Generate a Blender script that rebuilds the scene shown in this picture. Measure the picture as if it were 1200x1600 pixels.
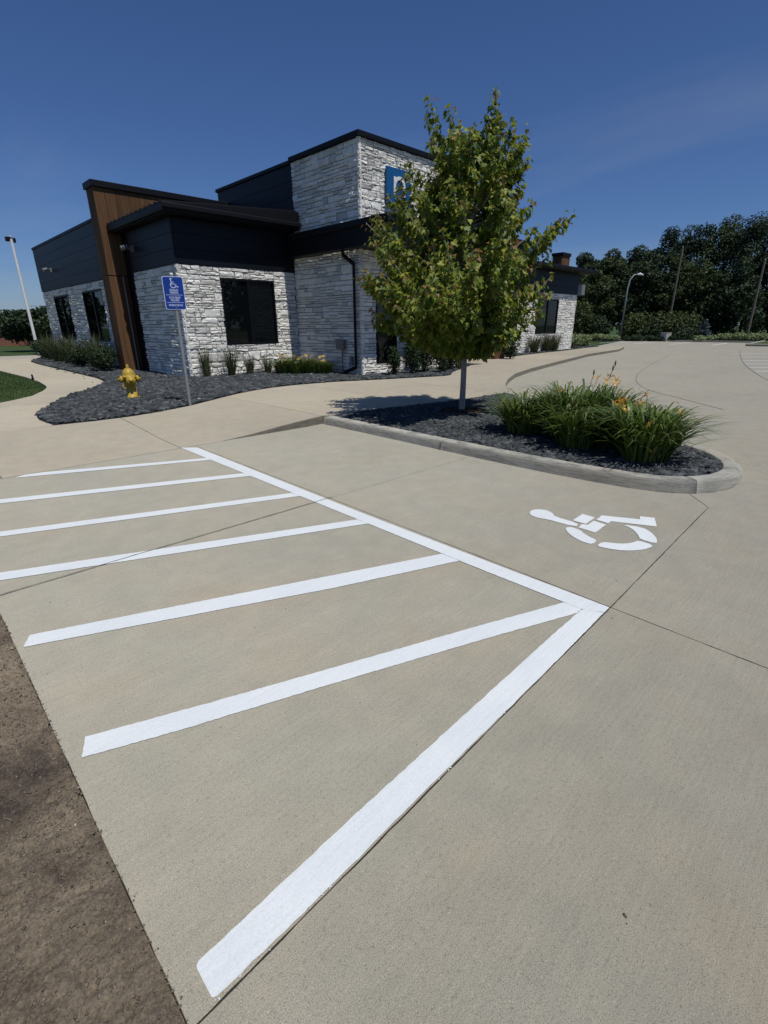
import bpy, math, random
import numpy as np
from mathutils import Vector, Matrix
from mathutils.geometry import delaunay_2d_cdt

# ------------------------------------------------------------------ scene, camera, sky, sun, exposure
for o in list(bpy.data.objects):
    bpy.data.objects.remove(o)
scene = bpy.context.scene
COL = scene.collection
# world axes follow the building and the parking grid: +x right-back, +y left-back
PITCH, ROLL, YAW = 0.36179, -0.006025, 0.77206
CAM_H = 1.5
ca, sa = math.cos(YAW), math.sin(YAW)
def to_uv(v):
    return Vector((v[0] * ca + v[1] * sa, -v[0] * sa + v[1] * ca, v[2]))
cp, sp = math.cos(PITCH), math.sin(PITCH)
cr, sr = math.cos(ROLL), math.sin(ROLL)
f_ = Vector((0, cp, -sp)); u_ = Vector((0, sp, cp)); x_ = Vector((1, 0, 0))
X_ = to_uv(cr * x_ + sr * u_); U_ = to_uv(-sr * x_ + cr * u_); F_ = to_uv(f_)
cam_d = bpy.data.cameras.new("camera")
cam = bpy.data.objects.new("camera", cam_d)
COL.objects.link(cam)
M = Matrix(((X_.x, U_.x, -F_.x, 0), (X_.y, U_.y, -F_.y, 0), (X_.z, U_.z, -F_.z, CAM_H), (0, 0, 0, 1)))
cam.matrix_world = M
cam_d.sensor_fit = 'VERTICAL'
cam_d.sensor_height = 36.0
cam_d.lens = 36.0 * 768.9 / 1600.0
cam_d.clip_start = 0.05
cam_d.clip_end = 3000
scene.camera = cam

SUN_EL = math.radians(64.0)
SUN_AZ = Vector((-0.066, -1.0, 0)).normalized()          # horizontal direction towards the sun
sun_vec = Vector((SUN_AZ.x * math.cos(SUN_EL), SUN_AZ.y * math.cos(SUN_EL), math.sin(SUN_EL)))
world = bpy.data.worlds.new("World")
scene.world = world
world.use_nodes = True
wn, wl = world.node_tree.nodes, world.node_tree.links
wn.clear()
w_out = wn.new('ShaderNodeOutputWorld'); w_bg = wn.new('ShaderNodeBackground')
sky = wn.new('ShaderNodeTexSky')
sky.sky_type = 'NISHITA'; sky.sun_disc = False
sky.sun_elevation = SUN_EL
sky.sun_rotation = math.atan2(SUN_AZ.x, SUN_AZ.y)
sky.air_density = 1.0; sky.dust_density = 0.5; sky.ozone_density = 10.0; sky.altitude = 300
w_bg.inputs['Strength'].default_value = 0.060
# thin cirrus: streaky noise on the sky direction, projected on a high layer
tc = wn.new('ShaderNodeTexCoord')
sepx = wn.new('ShaderNodeSeparateXYZ'); wl.new(tc.outputs['Generated'], sepx.inputs[0])
mz = wn.new('ShaderNodeMath'); mz.operation = 'ADD'; mz.inputs[1].default_value = 0.10
wl.new(sepx.outputs['Z'], mz.inputs[0])
dx = wn.new('ShaderNodeMath'); dx.operation = 'DIVIDE'; wl.new(sepx.outputs['X'], dx.inputs[0]); wl.new(mz.outputs[0], dx.inputs[1])
dy = wn.new('ShaderNodeMath'); dy.operation = 'DIVIDE'; wl.new(sepx.outputs['Y'], dy.inputs[0]); wl.new(mz.outputs[0], dy.inputs[1])
comb = wn.new('ShaderNodeCombineXYZ'); wl.new(dx.outputs[0], comb.inputs[0]); wl.new(dy.outputs[0], comb.inputs[1])
mapc = wn.new('ShaderNodeMapping'); mapc.inputs['Rotation'].default_value = (0, 0, 0.5); mapc.inputs['Scale'].default_value = (0.55, 0.16, 1)
wl.new(comb.outputs[0], mapc.inputs[0])
nc = wn.new('ShaderNodeTexNoise'); nc.inputs['Scale'].default_value = 1.0; nc.inputs['Detail'].default_value = 6; nc.inputs['Roughness'].default_value = 0.55
nc.inputs['Distortion'].default_value = 0.5
wl.new(mapc.outputs[0], nc.inputs['Vector'])
rc = wn.new('ShaderNodeMapRange'); rc.inputs[1].default_value = 0.53; rc.inputs[2].default_value = 0.85; rc.inputs[3].default_value = 0.0; rc.inputs[4].default_value = 0.23
low = wn.new('ShaderNodeMapRange'); low.inputs[1].default_value = 0.0; low.inputs[2].default_value = 0.32; low.inputs[3].default_value = 0.13; low.inputs[4].default_value = 0.0
wl.new(sepx.outputs['Z'], low.inputs[0])
addl = wn.new('ShaderNodeMath'); addl.operation = 'ADD'; wl.new(nc.outputs[0], addl.inputs[0]); wl.new(low.outputs[0], addl.inputs[1])
wl.new(addl.outputs[0], rc.inputs[0])
mixc = wn.new('ShaderNodeMixRGB'); mixc.inputs[2].default_value = (7.0, 7.6, 8.6, 1)
tint = wn.new('ShaderNodeMixRGB'); tint.blend_type = 'MULTIPLY'; tint.inputs[0].default_value = 1.0; tint.inputs[2].default_value = (0.90, 0.985, 1.19, 1)
wl.new(sky.outputs[0], tint.inputs[1])
wl.new(rc.outputs[0], mixc.inputs[0]); wl.new(tint.outputs[0], mixc.inputs[1])
wl.new(mixc.outputs[0], w_bg.inputs['Color']); wl.new(w_bg.outputs[0], w_out.inputs[0])

sun_d = bpy.data.lights.new("sun", 'SUN'); sun_d.energy = 3.5; sun_d.angle = math.radians(0.5); sun_d.color = (1.0, 0.965, 0.91)
sun = bpy.data.objects.new("sun", sun_d); COL.objects.link(sun)
sun.rotation_euler = (-sun_vec).to_track_quat('-Z', 'Y').to_euler()
sun.location = (0, 0, 30)
scene.view_settings.view_transform = 'Standard'
scene.view_settings.look = 'None'
scene.view_settings.exposure = 0.0
scene.view_settings.gamma = 1.0
scene.view_settings.use_curve_mapping = False
scene.cycles.max_bounces = 6
scene.cycles.transparent_max_bounces = 6

rng = np.random.default_rng(7)
random.seed(7)

# ------------------------------------------------------------------ helpers
def tag(o, label=None, cat=None, group=None, kind=None):
    if label: o["label"] = label
    if cat: o["category"] = cat
    if group: o["group"] = group
    if kind: o["kind"] = kind
    return o

def empty(name, loc=(0, 0, 0), rz=0.0):
    o = bpy.data.objects.new(name, None)
    o.location = loc; o.rotation_euler = (0, 0, rz)
    o.empty_display_size = 0.2
    COL.objects.link(o)
    return o

def link(name, me, mat=None, parent=None, loc=None, rot=None, smooth=False):
    if mat is not None and len(me.materials) == 0:
        me.materials.append(mat)
    o = bpy.data.objects.new(name, me)
    COL.objects.link(o)
    if parent is not None: o.parent = parent
    if loc is not None: o.location = loc
    if rot is not None: o.rotation_euler = rot
    if smooth: me.shade_smooth()
    return o

def mesh(name, V, Fc):
    me = bpy.data.meshes.new(name)
    me.from_pydata([tuple(v) for v in V], [], [tuple(f) for f in Fc])
    me.update()
    return me

def mesh_np(name, V, Fc, tone=None):
    """V (n,3), Fc (m,k) equal-sized faces; tone = per-vertex value stored as attribute."""
    V = np.asarray(V, np.float32); Fc = np.asarray(Fc, np.int32)
    me = bpy.data.meshes.new(name)
    me.vertices.add(len(V)); me.vertices.foreach_set('co', V.ravel())
    m, k = Fc.shape
    me.loops.add(m * k); me.loops.foreach_set('vertex_index', Fc.ravel())
    me.polygons.add(m)
    me.polygons.foreach_set('loop_start', np.arange(0, m * k, k, dtype=np.int32))
    me.polygons.foreach_set('loop_total', np.full(m, k, np.int32))
    if tone is not None:
        a = me.attributes.new('tone', 'FLOAT', 'POINT')
        a.data.foreach_set('value', np.asarray(tone, np.float32))
    me.update(calc_edges=True)
    me.validate()
    return me

class MB:
    def __init__(s): s.V = []; s.F = []
    def add(s, V, F):
        b = len(s.V); s.V += [tuple(v) for v in V]; s.F += [tuple(i + b for i in f) for f in F]; return s
    def box(s, x0, x1, y0, y1, z0, z1, bev=0.0):
        if bev <= 0:
            V = [(x0,y0,z0),(x1,y0,z0),(x1,y1,z0),(x0,y1,z0),(x0,y0,z1),(x1,y0,z1),(x1,y1,z1),(x0,y1,z1)]
            F = [(0,3,2,1),(4,5,6,7),(0,1,5,4),(1,2,6,5),(2,3,7,6),(3,0,4,7)]
            return s.add(V, F)
        import bmesh
        bm = bmesh.new(); bmesh.ops.create_cube(bm, size=1)
        for v in bm.verts:
            v.co = ((x0+x1)/2 + v.co.x*(x1-x0), (y0+y1)/2 + v.co.y*(y1-y0), (z0+z1)/2 + v.co.z*(z1-z0))
        bmesh.ops.bevel(bm, geom=bm.edges[:], offset=bev, segments=2, affect='EDGES', profile=0.5)
        bm.verts.index_update()
        s.add([v.co[:] for v in bm.verts], [[v.index for v in f.verts] for f in bm.faces]); bm.free()
        return s
    def tube(s, pts, rads, n=10, cap=True):
        pts = [Vector(p) for p in pts]
        if not hasattr(rads, '__len__'): rads = [rads] * len(pts)
        rings = []
        up = Vector((0, 0, 1))
        for i, p in enumerate(pts):
            d = (pts[min(i+1, len(pts)-1)] - pts[max(i-1, 0)])
            d = d.normalized() if d.length > 1e-9 else Vector((0, 0, 1))
            if i == 0:
                a = d.cross(up)
                if a.length < 1e-2: a = d.cross(Vector((1, 0, 0)))
            else:
                a = a - d*a.dot(d)
            a.normalize(); b = a.cross(d).normalized()
            rings.append([p + (a * math.cos(2*math.pi*k/n) + b * math.sin(2*math.pi*k/n)) * rads[i] for k in range(n)])
        V = [v[:] for r in rings for v in r]; F = []
        for i in range(len(rings) - 1):
            for k in range(n):
                F.append((i*n+k, i*n+(k+1) % n, (i+1)*n+(k+1) % n, (i+1)*n+k))
        if cap:
            F.append(tuple(range(n))[::-1]); F.append(tuple((len(rings)-1)*n + k for k in range(n)))
        return s.add(V, F)
    def lathe(s, prof, n=20, axis='Z', at=(0, 0, 0)):
        V = []; F = []
        for r, z in prof:
            for k in range(n):
                a = 2*math.pi*k/n
                c = (r*math.cos(a), r*math.sin(a), z)
                if axis == 'X': c = (c[2], c[0], c[1])
                if axis == 'Y': c = (c[0], c[2], c[1])
                V.append((c[0]+at[0], c[1]+at[1], c[2]+at[2]))
        for i in range(len(prof) - 1):
            for k in range(n):
                F.append((i*n+k, i*n+(k+1) % n, (i+1)*n+(k+1) % n, (i+1)*n+k))
        F.append(tuple(range(n))[::-1]); F.append(tuple((len(prof)-1)*n + k for k in range(n)))
        return s.add(V, F)
    def build(s, name, mat, parent=None, loc=None, rot=None, smooth=False):
        return link(name, mesh(name, s.V, s.F), mat, parent, loc, rot, smooth)

def hash2(ix, iy, seed):
    h = (ix.astype(np.int64) * 374761393 + iy.astype(np.int64) * 668265263 + seed * 1442695041) & 0x7fffffff
    h = (h ^ (h >> 13)) * 1274126177 & 0x7fffffff
    return ((h ^ (h >> 16)) & 0xffff) / 65535.0
def vnoise(x, y, seed=0):
    ix = np.floor(x); iy = np.floor(y); fx = x - ix; fy = y - iy
    fx = fx*fx*(3-2*fx); fy = fy*fy*(3-2*fy)
    a = hash2(ix, iy, seed); b = hash2(ix+1, iy, seed); c = hash2(ix, iy+1, seed); d = hash2(ix+1, iy+1, seed)
    return (a*(1-fx)+b*fx)*(1-fy) + (c*(1-fx)+d*fx)*fy
def fbm(x, y, oct=5, seed=0, gain=0.5):
    s = 0; amp = 1; tot = 0
    for o in range(oct):
        s = s + amp*vnoise(x*2**o + 17.3*o, y*2**o - 9.1*o, seed+o); tot += amp; amp *= gain
    return s/tot

def in_poly(P, poly):
    P = np.asarray(P); x, y = P[:, 0], P[:, 1]; r = np.zeros(len(P), bool)
    n = len(poly); j = n-1
    for i in range(n):
        xi, yi = poly[i]; xj, yj = poly[j]
        c = ((yi > y) != (yj > y)) & (x < (xj-xi)*(y-yi)/(yj-yi+1e-12)+xi)
        r ^= c; j = i
    return r

def densify(poly, step, closed=True, jit=0.0):
    out = []
    n = len(poly)
    for i in range(n if closed else n-1):
        a = Vector(poly[i]).to_2d(); b = Vector(poly[(i+1) % n]).to_2d()
        k = max(1, int((b-a).length/step))
        for q in range(k):
            p = a.lerp(b, q/k)
            if jit: p = p + Vector((random.uniform(-jit, jit), random.uniform(-jit, jit)))
            out.append((p.x, p.y))
    if not closed: out.append(tuple(poly[-1]))
    return out

def inside(P, poly, m):
    r = np.ones(len(P), bool)
    for dx_, dy_ in ((m, 0), (-m, 0), (0, m), (0, -m)): r &= in_poly(P+np.array([dx_, dy_]), poly)
    return r
def smooth_path(pts, it=2, closed=False):
    for _ in range(it):
        q = []; n = len(pts)
        if not closed: q.append(pts[0])
        for i in range(n if closed else n-1):
            a, b = pts[i], pts[(i+1) % n]
            q.append((a[0]*.75+b[0]*.25, a[1]*.75+b[1]*.25)); q.append((a[0]*.25+b[0]*.75, a[1]*.25+b[1]*.75))
        if not closed: q.append(pts[-1])
        pts = q
    return pts

def sheet(name, poly, mat, zf=0.0, step=None, skirt=0.0, parent=None, edge=None):
    """flat or draped polygon sheet (constrained Delaunay) with an optional skirt."""
    z = zf if callable(zf) else (lambda x, y: zf)
    if edge: poly = densify(poly, edge)
    n = len(poly)
    pts = [Vector(p) for p in poly]
    if step:
        P = np.array(poly); lo, hi = P.min(0), P.max(0)
        gx, gy = np.meshgrid(np.arange(lo[0]+step/2, hi[0], step), np.arange(lo[1]+step/2, hi[1], step))
        G = np.stack([gx.ravel(), gy.ravel()], 1); G = G[in_poly(G, poly)]
        pts += [Vector(g) for g in G]
    r = delaunay_2d_cdt(pts, [(i, (i+1) % n) for i in range(n)], [], 1, 1e-5)
    vs, fs = r[0], r[2]
    V = [(v.x, v.y, z(v.x, v.y)) for v in vs]
    F = [tuple(f) if (vs[f[1]]-vs[f[0]]).cross(vs[f[2]]-vs[f[0]]) > 0 else tuple(f)[::-1] for f in fs]
    if skirt:
        from collections import Counter
        E = {}
        for f in F:
            for i in range(3):
                a, b = f[i], f[(i+1) % 3]
                E[(a, b)] = E.get((a, b), 0) + 1
        for (a, b) in list(E):
            if (b, a) not in E:
                k = len(V)
                V.append((V[a][0], V[a][1], V[a][2]-skirt)); V.append((V[b][0], V[b][1], V[b][2]-skirt))
                F.append((b, a, k, k+1))
    return link(name, mesh(name, V, F), mat, parent)

# ------------------------------------------------------------------ materials
def new_mat(name):
    m = bpy.data.materials.new(name); m.use_nodes = True
    nt = m.node_tree; b = nt.nodes['Principled BSDF']
    return m, nt.nodes, nt.links, b

def N(nodes, t, **kw):
    n = nodes.new(t)
    for k, v in kw.items():
        if k in n.inputs: n.inputs[k].default_value = v
        else: setattr(n, k, v)
    return n

def ramp(nodes, links, src, stops):
    r = nodes.new('ShaderNodeValToRGB')
    el = r.color_ramp.elements
    while len(el) > 1: el.remove(el[-1])
    el[0].position = stops[0][0]; el[0].color = (*stops[0][1], 1)
    for p, c in stops[1:]:
        e = el.new(p); e.color = (*c, 1)
    links.new(src, r.inputs[0]); return r

def noise(nodes, links, scale, detail=4, rough=0.55, vec=None, dist=0.0):
    n = nodes.new('ShaderNodeTexNoise'); n.inputs['Scale'].default_value = scale; n.inputs['Detail'].default_value = detail
    n.inputs['Roughness'].default_value = rough; n.inputs['Distortion'].default_value = dist
    if vec is not None: links.new(vec, n.inputs['Vector'])
    return n

def mul(nodes, links, a, b, fac=1.0, mode='MULTIPLY'):
    m = nodes.new('ShaderNodeMixRGB'); m.blend_type = mode; m.inputs[0].default_value = fac
    links.new(a, m.inputs[1])
    if isinstance(b, tuple): m.inputs[2].default_value = (*b, 1)
    else: links.new(b, m.inputs[2])
    return m

def concrete_mat(name, base, speck=0.25, streak=True, rnd=0.05):
    m, n, l, b = new_mat(name)
    tc = n.new('ShaderNodeTexCoord'); v = tc.outputs['Object']
    geo = n.new('ShaderNodeNewGeometry'); v = geo.outputs['Position']
    big = noise(n, l, 0.55, 5, 0.6, v, 0.3)
    rb = ramp(n, l, big.outputs[0], [(0.28, (0.93, 0.93, 0.925)), (0.5, (1.0, 0.997, 0.99)), (0.75, (1.06, 1.05, 1.035))])
    med = noise(n, l, 5.0, 6, 0.65, v)
    rm = ramp(n, l, med.outputs[0], [(0.3, (0.92, 0.92, 0.915)), (0.7, (1.06, 1.05, 1.035))])
    fine = noise(n, l, 300.0, 3, 0.8, v)
    rf = ramp(n, l, fine.outputs[0], [(0.30, (1-speck*1.3,)*3), (0.5, (1, 1, 1)), (0.72, (1+speck*.8,)*3)])
    grit = noise(n, l, 75.0, 2, 0.7, v); rg = ramp(n, l, grit.outputs[0], [(0.30, (1-speck*.45,)*3), (0.45, (1, 1, 1)), (0.60, (1, 1, 1)), (0.75, (1+speck*.4,)*3)])
    pit = n.new('ShaderNodeTexVoronoi'); pit.inputs['Scale'].default_value = 46; l.new(v, pit.inputs['Vector'])
    pm = noise(n, l, 9, 2, 0.5, v)
    pr = ramp(n, l, pit.outputs['Distance'], [(0.03, (0.62, 0.61, 0.58)), (0.13, (1, 1, 1))])
    pmask = ramp(n, l, pm.outputs[0], [(0.52, (0, 0, 0)), (0.62, (1, 1, 1))])
    c0 = n.new('ShaderNodeRGB'); c0.outputs[0].default_value = (*base, 1)
    c = mul(n, l, c0.outputs[0], rb.outputs[0]); c = mul(n, l, c.outputs[0], rm.outputs[0]); c = mul(n, l, c.outputs[0], rf.outputs[0]); c = mul(n, l, c.outputs[0], rg.outputs[0])
    pp = n.new('ShaderNodeMixRGB'); pp.blend_type = 'MULTIPLY'
    l.new(pmask.outputs[0], pp.inputs[0]); l.new(c.outputs[0], pp.inputs[1]); l.new(pr.outputs[0], pp.inputs[2]); c = pp
    wm = noise(n, l, 1.3, 4, 0.6, v, 0.5); rw = ramp(n, l, wm.outputs[0], [(0.35, (0.975, 1.0, 1.015)), (0.52, (1, 1, 1)), (0.70, (1.03, 0.995, 0.96))])
    c = mul(n, l, c.outputs[0], rw.outputs[0])
    if streak:
        mp = N(n, 'ShaderNodeMapping'); mp.inputs['Scale'].default_value = (3.0, 85.0, 1); l.new(v, mp.inputs[0])
        st = noise(n, l, 1.0, 5, 0.7, mp.outputs[0])
        rs = ramp(n, l, st.outputs[0], [(0.3, (0.925, 0.925, 0.92)), (0.7, (1.055, 1.055, 1.05))])
        c = mul(n, l, c.outputs[0], rs.outputs[0])
    oi = n.new('ShaderNodeObjectInfo')
    rr = n.new('ShaderNodeMapRange'); rr.inputs[3].default_value = 1-rnd; rr.inputs[4].default_value = 1+rnd; l.new(oi.outputs['Random'], rr.inputs[0])
    cc = n.new('ShaderNodeCombineXYZ')
    for i in range(3): l.new(rr.outputs[0], cc.inputs[i])
    c = mul(n, l, c.outputs[0], cc.outputs[0])
    l.new(c.outputs[0], b.inputs['Base Color'])
    b.inputs['Roughness'].default_value = 0.9; b.inputs['Specular IOR Level'].default_value = 0.25
    if 'Diffuse Roughness' in b.inputs: b.inputs['Diffuse Roughness'].default_value = 1.0
    bp = n.new('ShaderNodeBump'); bp.inputs['Strength'].default_value = 0.2; bp.inputs['Distance'].default_value = 0.004
    hs = n.new('ShaderNodeMath'); hs.operation = 'ADD'; l.new(fine.outputs[0], hs.inputs[0])
    if streak: l.new(st.outputs[0], hs.inputs[1])
    l.new(hs.outputs[0], bp.inputs['Height']); l.new(bp.outputs[0], b.inputs['Normal'])
    return m

M_lot = concrete_mat("lot_concrete", (0.378, 0.354, 0.284), 0.42, rnd=0.02)
M_walk = concrete_mat("walk_concrete", (0.405, 0.364, 0.280), 0.2, streak=False)
def kerb_mat(base):
    m = concrete_mat("kerb_concrete", base, 0.45, streak=False, rnd=0.02)
    n, l = m.node_tree.nodes, m.node_tree.links; b = n['Principled BSDF']
    src = b.inputs['Base Color'].links[0].from_socket
    geo = n.new('ShaderNodeNewGeometry'); mp = N(n, 'ShaderNodeMapping'); mp.inputs['Scale'].default_value = (5.0, 5.0, 75.0); l.new(geo.outputs['Position'], mp.inputs[0])
    st = noise(n, l, 1.0, 6, 0.7, mp.outputs[0], 0.6); rs = ramp(n, l, st.outputs[0], [(0.36, (0.55, 0.55, 0.56)), (0.5, (0.95, 0.95, 0.95)), (0.7, (1.1, 1.1, 1.08))])
    c = mul(n, l, src, rs.outputs[0]); l.new(c.outputs[0], b.inputs['Base Color'])
    return m
M_kerb = kerb_mat((0.43, 0.41, 0.35))
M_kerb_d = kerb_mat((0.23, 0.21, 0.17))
M_kerb_plain = concrete_mat("kerb_concrete", (0.36, 0.34, 0.28), 0.3, streak=False, rnd=0.02)

def paint_mat():
    m, n, l, b = new_mat("traffic_paint")
    geo = n.new('ShaderNodeNewGeometry'); v = geo.outputs['Position']
    a = noise(n, l, 160, 4, 0.7, v); r = ramp(n, l, a.outputs[0], [(0.25, (0.61, 0.64, 0.635)), (0.45, (0.735, 0.762, 0.750)), (0.7, (0.795, 0.815, 0.80))])
    mp = N(n, 'ShaderNodeMapping'); mp.inputs['Scale'].default_value = (3, 85, 1); l.new(v, mp.inputs[0])
    st = noise(n, l, 1, 4, 0.6, mp.outputs[0]); rs = ramp(n, l, st.outputs[0], [(0.3, (0.93, 0.935, 0.94)), (0.6, (1, 1, 1))])
    big = noise(n, l, 3, 3, 0.5, v); r2 = ramp(n, l, big.outputs[0], [(0.3, (0.93, 0.94, 0.95)), (0.65, (1, 1, 1))])
    c = mul(n, l, r.outputs[0], rs.outputs[0]); c = mul(n, l, c.outputs[0], r2.outputs[0])
    l.new(c.outputs[0], b.inputs['Base Color']); b.inputs['Roughness'].default_value = 0.75; b.inputs['Specular IOR Level'].default_value = 0.3
    bp = n.new('ShaderNodeBump'); bp.inputs['Strength'].default_value = 0.3; bp.inputs['Distance'].default_value = 0.003
    l.new(a.outputs[0], bp.inputs['Height']); l.new(bp.outputs[0], b.inputs['Normal'])
    return m
M_paint = paint_mat()

def simple_mat(name, col, rough=0.7, spec=0.4, metal=0.0, var=0.12, scale=6.0, bump=0.0, rnd=0.0):
    m, n, l, b = new_mat(name)
    geo = n.new('ShaderNodeNewGeometry'); v = geo.outputs['Position']
    a = noise(n, l, scale, 5, 0.6, v)
    r = ramp(n, l, a.outputs[0], [(0.25, tuple(c*(1-var) for c in col)), (0.75, tuple(min(1, c*(1+var)) for c in col))])
    c = r
    if rnd:
        oi = n.new('ShaderNodeObjectInfo'); rr = n.new('ShaderNodeMapRange'); rr.inputs[3].default_value = 1-rnd; rr.inputs[4].default_value = 1+rnd
        l.new(oi.outputs['Random'], rr.inputs[0]); cc = n.new('ShaderNodeCombineXYZ')
        for i in range(3): l.new(rr.outputs[0], cc.inputs[i])
        c = mul(n, l, r.outputs[0], cc.outputs[0])
    l.new(c.outputs[0], b.inputs['Base Color']); b.inputs['Roughness'].default_value = rough
    b.inputs['Specular IOR Level'].default_value = spec; b.inputs['Metallic'].default_value = metal
    if bump:
        bp = n.new('ShaderNodeBump'); bp.inputs['Strength'].default_value = 0.5; bp.inputs['Distance'].default_value = bump
        l.new(a.outputs[0], bp.inputs['Height']); l.new(bp.outputs[0], b.inputs['Normal'])
    return m

def tone_mat(name, stops, rough=0.85, spec=0.3, source='attr', noise_scale=18.0, noise_amt=0.25, bump=0.0, transl=0.0):
    """colour from a per-piece value (mesh attribute or object random) times fine noise"""
    m, n, l, b = new_mat(name)
    geo = n.new('ShaderNodeNewGeometry'); v = geo.outputs['Position']
    if source == 'attr':
        at = n.new('ShaderNodeAttribute'); at.attribute_name = 'tone'; src = at.outputs['Fac']
    else:
        oi = n.new('ShaderNodeObjectInfo'); src = oi.outputs['Random']
    r = ramp(n, l, src, stops)
    a = noise(n, l, noise_scale, 6, 0.65, v)
    rn = ramp(n, l, a.outputs[0], [(0.28, (1-noise_amt,)*3), (0.5, (1, 1, 1)), (0.75, (1+noise_amt*.6,)*3)])
    c = mul(n, l, r.outputs[0], rn.outputs[0])
    l.new(c.outputs[0], b.inputs['Base Color']); b.inputs['Roughness'].default_value = rough; b.inputs['Specular IOR Level'].default_value = spec
    if bump:
        bp = n.new('ShaderNodeBump'); bp.inputs['Strength'].default_value = 0.8; bp.inputs['Distance'].default_value = bump
        l.new(a.outputs[0], bp.inputs['Height']); l.new(bp.outputs[0], b.inputs['Normal'])
    if transl:
        t = n.new('ShaderNodeBsdfTranslucent'); l.new(c.outputs[0], t.inputs['Color'])
        mx = n.new('ShaderNodeMixShader'); mx.inputs[0].default_value = transl
        out = n['Material Output']; l.new(b.outputs[0], mx.inputs[1]); l.new(t.outputs[0], mx.inputs[2]); l.new(mx.outputs[0], out.inputs[0])
    return m

STONE = [(0.0, (0.50, 0.49, 0.455)), (0.3, (0.72, 0.705, 0.645)), (0.7, (0.80, 0.785, 0.72)), (1.0, (0.86, 0.845, 0.775))]
M_stone = tone_mat("white_ledgestone", STONE, 0.9, 0.2, 'obj', 22, 0.20, 0.004)
M_stone_a = tone_mat("white_ledgestone_wall", STONE, 0.9, 0.2, 'attr', 22, 0.20, 0.004)
M_mortar = simple_mat("dark_mortar", (0.055, 0.055, 0.054), 0.95)
M_siding = simple_mat("navy_black_siding", (0.0055, 0.008, 0.0125), 0.45, 0.22, var=0.15, scale=3, rnd=0.12)
M_black = simple_mat("black_metal", (0.0045, 0.005, 0.007), 0.5, 0.22, var=0.2)
M_frame = simple_mat("black_window_frame", (0.004, 0.004, 0.005), 0.45, 0.25)
M_grey = simple_mat("grey_box_metal", (0.16, 0.165, 0.17), 0.5, 0.4)
M_galv = simple_mat("galvanised_steel", (0.30, 0.31, 0.31), 0.5, 0.5, 0.3, 0.2, 40)
M_cab = simple_mat("cabinet_grey", (0.36, 0.37, 0.35), 0.6)
M_white = simple_mat("white_metal", (0.72, 0.72, 0.70), 0.5, 0.4)
M_yellow = simple_mat("hydrant_yellow", (0.43, 0.29, 0.035), 0.5, 0.4, var=0.28, scale=16)
M_slate = tone_mat("slate_gravel", [(0, (0.024, 0.028, 0.030)), (0.5, (0.056, 0.063, 0.066)), (0.93, (0.112, 0.122, 0.124)), (0.985, (0.16, 0.16, 0.16)), (1, (0.5, 0.5, 0.48))], 0.85, 0.3, 'attr', 60, 0.3)
M_slate_base = simple_mat("slate_bed", (0.028, 0.031, 0.036), 0.9, 0.2, var=0.5, scale=40)
M_bark = simple_mat("pale_bark", (0.34, 0.315, 0.28), 0.9, 0.2, var=0.35, scale=30, bump=0.006)
M_bark_d = simple_mat("dark_bark", (0.06, 0.05, 0.04), 0.9, 0.2, var=0.3, scale=12)
M_brick = simple_mat("red_brick", (0.22, 0.10, 0.07), 0.85, 0.2, var=0.25, scale=5)
M_tan = simple_mat("tan_wall", (0.33, 0.25, 0.19), 0.85, 0.2, var=0.15, scale=3)
M_roofg = simple_mat("grey_roof", (0.20, 0.21, 0.22), 0.8)
M_asph = simple_mat("asphalt", (0.11, 0.11, 0.105), 0.9, 0.2, var=0.2, scale=4)
M_pole = simple_mat("weathered_pole", (0.14, 0.12, 0.10), 0.9, 0.2, var=0.25, scale=20)

def wood_mat():
    m, n, l, b = new_mat("brown_wood_cladding")
    geo = n.new('ShaderNodeNewGeometry'); v = geo.outputs['Position']
    mp = N(n, 'ShaderNodeMapping'); mp.inputs['Scale'].default_value = (26, 26, 0.8); l.new(v, mp.inputs[0])
    a = noise(n, l, 1.0, 6, 0.6, mp.outputs[0], 0.4)
    r = ramp(n, l, a.outputs[0], [(0.25, (0.072, 0.038, 0.019)), (0.5, (0.122, 0.065, 0.032)), (0.75, (0.160, 0.090, 0.047))])
    oi = n.new('ShaderNodeObjectInfo'); rr = n.new('ShaderNodeMapRange'); rr.inputs[3].default_value = 0.78; rr.inputs[4].default_value = 1.12
    l.new(oi.outputs['Random'], rr.inputs[0]); cc = n.new('ShaderNodeCombineXYZ')
    for i in range(3): l.new(rr.outputs[0], cc.inputs[i])
    c = mul(n, l, r.outputs[0], cc.outputs[0])
    l.new(c.outputs[0], b.inputs['Base Color']); b.inputs['Roughness'].default_value = 0.7; b.inputs['Specular IOR Level'].default_value = 0.12
    bp = n.new('ShaderNodeBump'); bp.inputs['Strength'].default_value = 0.3; bp.inputs['Distance'].default_value = 0.003
    l.new(a.outputs[0], bp.inputs['Height']); l.new(bp.outputs[0], b.inputs['Normal'])
    return m
M_wood = wood_mat()

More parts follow.
